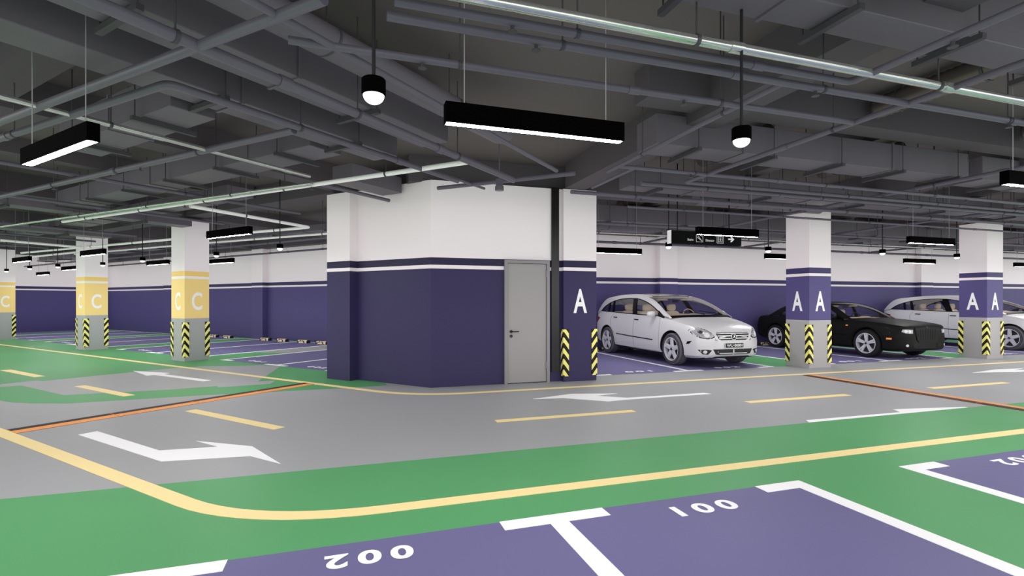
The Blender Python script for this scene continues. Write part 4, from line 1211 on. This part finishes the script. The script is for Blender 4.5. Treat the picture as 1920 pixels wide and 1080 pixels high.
    for f in (lambda p: p, mir):
        D(f([(.50, .86), (.52, 1.0), (.70, 1.02), (.74, .88)]), 'rear', .005, 'tail_light', 'red lens')
    D([(-.3, .78), (.3, .78), (.3, .88), (-.3, .88)], 'rear', .004, 'rear_plate', 'slat silver')
    D([(-.55, .36), (.55, .36), (.5, .45), (-.5, .45)], 'rear', .006, 'rear_bumper_trim', 'trim dark')
    for s in (-1, 1):
        MB().tube([(s*.1+.3*(s > 0), -1.60, 1.16), (s*.25-.3, -1.34, 1.24)], .008, 6).build('wiper', 'trim black', parent=body)

root, body, bvh = car('silver_car', RC, 'car silver', (0, 0, 0), 'silver people carrier parked between the building pillar and the middle A column')
dress_r(root, body, bvh, 'car silver')
root.location = (8.02, 11.5, 0); root['group'] = 'silver cars'
c3 = dup(root); c3.location = (19.78, 11.42, 0); c3['label'] = 'farther silver people carrier partly hidden by the right-hand A column'

SC = dict(
    Y=[-2.40, -2.37, -2.28, -2.1, -1.86, -1.5, -1.15, -.5, .5, 1.5, 2.0, 2.2, 2.34, 2.38],
    hm=[.52, .66, .80, .88, .92, .935, .935, .935, .935, .935, .92, .885, .80, .68],
    zb=[.28, .24, .21, .19, .19, .2, .2, .2, .2, .22, .26, .3, .36, .42],
    zs=[.74, .79, .835, .865, .89, .92, .94, .95, .965, .985, .985, .97, .93, .86],
    zt=[.78, .845, .885, .925, .955, .99, 1.01, .97, .985, 1.035, 1.045, 1.03, .98, .90],
    hs=[.50, .63, .75, .82, .86, .875, .88, .88, .88, .87, .85, .81, .73, .62],
    axles=(-1.5, 1.47), wr=.365, ww=.225, track=1.64, tyre='tyre black', tline='trim black', glassroof=False, cabin=(-.72, 1.35),
    side=[(-1.05, .965), (-.8, 1.11), (-.5, 1.27), (-.2, 1.38), (.1, 1.425), (.5, 1.435), (.9, 1.415), (1.2, 1.345), (1.5, 1.21), (1.82, 1.02)],
    belt=[(-1.2, .94), (-.5, .95), (.5, .965), (1.5, .985), (2.4, .985)], bw=[(-1.2, .86), (-.6, .875), (.5, .875), (1.2, .86), (1.9, .82)],
    k=.3, k2=.35, crown=[(0, .03), (.3, .035), (.6, .035), (1, .02)], bulge=[(0, -.24), (.15, -.20), (.3, -.08), (.4, -.01), (.7, 0), (.85, .06), (1, .10)],
    frac=(.34, .70), dlo=[(-.80, .985), (-.6, 1.12), (-.35, 1.25), (-.05, 1.335), (.4, 1.36), (.8, 1.34), (1.05, 1.28), (1.25, 1.17), (1.38, 1.03)],
    dlob=[(-.9, .975), (0, .985), (1, 1.0), (1.4, 1.01)], ymid=.3, pillars=[(.08, .18, .12, .2), (.95, 1.0, .97, 1.02)],
    mirror=(-.62, 1.03, .89), seats=(.25, 1.0, None), seatz=1.03, dash=-.62, dashz=1.0, visor=(-.12, 1.33), spoiler=False)
def dress_s(root, body, bvh):
    D = lambda poly, view, off, name, m, parent=body, **k: decal(bvh, poly, view, off, name, m, parent, **k)
    for f in (lambda p: p, mir):
        h = D(f([(.49, .64), (.48, .76), (.60, .775), (.76, .775), (.79, .70), (.70, .65)]), 'front', .002, 'headlight', 'trim black')
        D(f([(.52, .655), (.51, .75), (.60, .762), (.74, .762), (.765, .70), (.69, .665)]), 'front', .006, 'headlight_lens', 'headlight clear', h)
        D(f(circ(.60, .705, .04)), 'front', .012, 'headlight_bulb', 'lamp lens', h); D(f(circ(.69, .715, .034)), 'front', .012, 'headlight_bulb', 'lamp lens', h)
        fl = D(f(circ(.66, .36, .042)), 'front', .004, 'fog_light_ring', 'trim black')
        D(f(circ(.66, .36, .032)), 'front', .014, 'fog_light', 'lamp lens', fl)
        D(f([(.36, .33), (.50, .33), (.52, .40), (.36, .40)]), 'front', .004, 'bumper_vent', 'trim black')
        D(f(strip_poly([(.42, .545), (.6, .545), (.78, .55)], .014)), 'front', .006, 'bumper_line', 'trim black')
    g = D([(-.42, .815), (.42, .815), (.46, .77), (.38, .50), (.31, .43), (-.31, .43), (-.38, .50), (-.46, .77)], 'front', .012, 'radiator_grille', 'trim black')
    D([(-.40, .80), (.40, .80), (.435, .76), (.36, .51), (.29, .45), (-.29, .45), (-.36, .51), (-.435, .76)], 'front', .016, 'grille_mesh', 'trim black', g)
    for k in range(-3, 4): D(strip_poly([(k*.09, .775), (k*.082, .495)], .008), 'front', .019, 'grille_bar', 'trim black', g)
    for z in (.56, .63, .70): D(strip_poly([(-.30-(z-.5)*.2, z), (.30+(z-.5)*.2, z)], .008), 'front', .019, 'grille_bar', 'trim black', g)
    D(circ(0, .815, .026, 16, .016), 'front', .016, 'badge', 'chrome')
    D([(-.3, .27), (.3, .27), (.3, .34), (-.3, .34)], 'front', .003, 'lower_intake', 'trim black')
    D(strip_poly([(-.80, -1.05), (-.5, -1.22), (0, -1.27), (.5, -1.22), (.80, -1.05)], .014), 'top', .002, 'hood_seam', 'trim black', grid=.05)
    for s, v in ((-1, 'left'), (1, 'right')):
        D([(-2.13, .50), (-2.02, .50), (-2.02, .545), (-2.14, .545)], v, .008, 'side_marker', 'orange lens')
        D([(-.99, .80), (-.93, .80), (-.93, .83), (-.99, .83)], v, .008, 'side_repeater', 'orange lens')
        D(strip_poly([(-.82, .94), (-.84, .7), (-.82, .3)], .006), v, .0015, 'door_seam', 'trim black', grid=.05)
        D(strip_poly([(.14, .95), (.13, .7), (.12, .28)], .006), v, .0015, 'door_seam', 'trim black', grid=.05)
        D(strip_poly([(1.05, .96), (1.08, .75), (.98, .5), (.95, .28)], .006), v, .0015, 'door_seam', 'trim black', grid=.05)
        D(strip_poly([(-.95, .56), (.0, .565), (.98, .57)], .016), v, .010, 'side_moulding', 'trim black', grid=.05)
        for y, z in ((.02, .87), (.93, .885)):
            D([(y-.10, z-.012), (y+.08, z-.01), (y+.08, z+.01), (y-.10, z+.008)], v, .02, 'door_handle', 'trim black')
        # wheel arch lip
        for ay in (-1.5, 1.47):
            arc = [(ay+.455*math.cos(t), .37+.455*math.sin(t)) for t in [math.radians(a) for a in range(8, 173, 9)]]
            D(strip_poly(arc, .03), v, .008, 'arch_lip', 'car black', grid=.05)
    for f in (lambda p: p, mir):
        D(f([(.52, .68), (.52, .88), (.70, .88), (.74, .70)]), 'rear', .006, 'tail_light', 'red lens')
    D([(-.28, .62), (.28, .62), (.28, .72), (-.28, .72)], 'rear', .005, 'rear_plate', 'slat silver')
root, body, bvh = car('black_car', SC, 'car black', (0, 0, 0), 'black saloon car parked behind the middle A column')
dress_s(root, body, bvh)
root.location = (13.9, 11.38, 0); root['group'] = 'black cars'
c4 = dup(root); c4.location = (25.6, 11.3, 0); c4['label'] = 'dark car just visible beyond the bonnet of the farther silver car at the right edge'

# ------------------------------------------------------------------ world, camera
wd = bpy.data.worlds.new('World'); S.world = wd; wd.use_nodes = True
bg = wd.node_tree.nodes['Background']; bg.inputs[0].default_value = (1, .975, .985, 1); bg.inputs[1].default_value = 1.7
cam = bpy.data.cameras.new('Camera'); co = bpy.data.objects.new('Camera', cam); COL.objects.link(co)
cam.sensor_width = 36; cam.lens = 956/1920*36; cam.shift_y = 26/1920; cam.clip_start = .05; cam.clip_end = 200
co.location = (0, 0, EYE); co.rotation_euler = (math.radians(90), 0, -math.atan(310/956))
S.camera = co
S.view_settings.view_transform = 'Standard'; S.view_settings.look = 'None'; S.view_settings.exposure = 0; S.view_settings.gamma = 1
S.view_settings.use_curve_mapping = False
S.cycles.use_denoising = True
S.cycles.use_fast_gi = True; S.cycles.fast_gi_method = 'ADD'; wd.light_settings.ao_factor = .55; wd.light_settings.distance = 1.2
S.cycles.max_bounces = 8; S.cycles.diffuse_bounces = 5; S.cycles.glossy_bounces = 4; S.cycles.transparent_max_bounces = 12
S.cycles.sample_clamp_indirect = 6; S.cycles.caustics_reflective = False; S.cycles.caustics_refractive = False
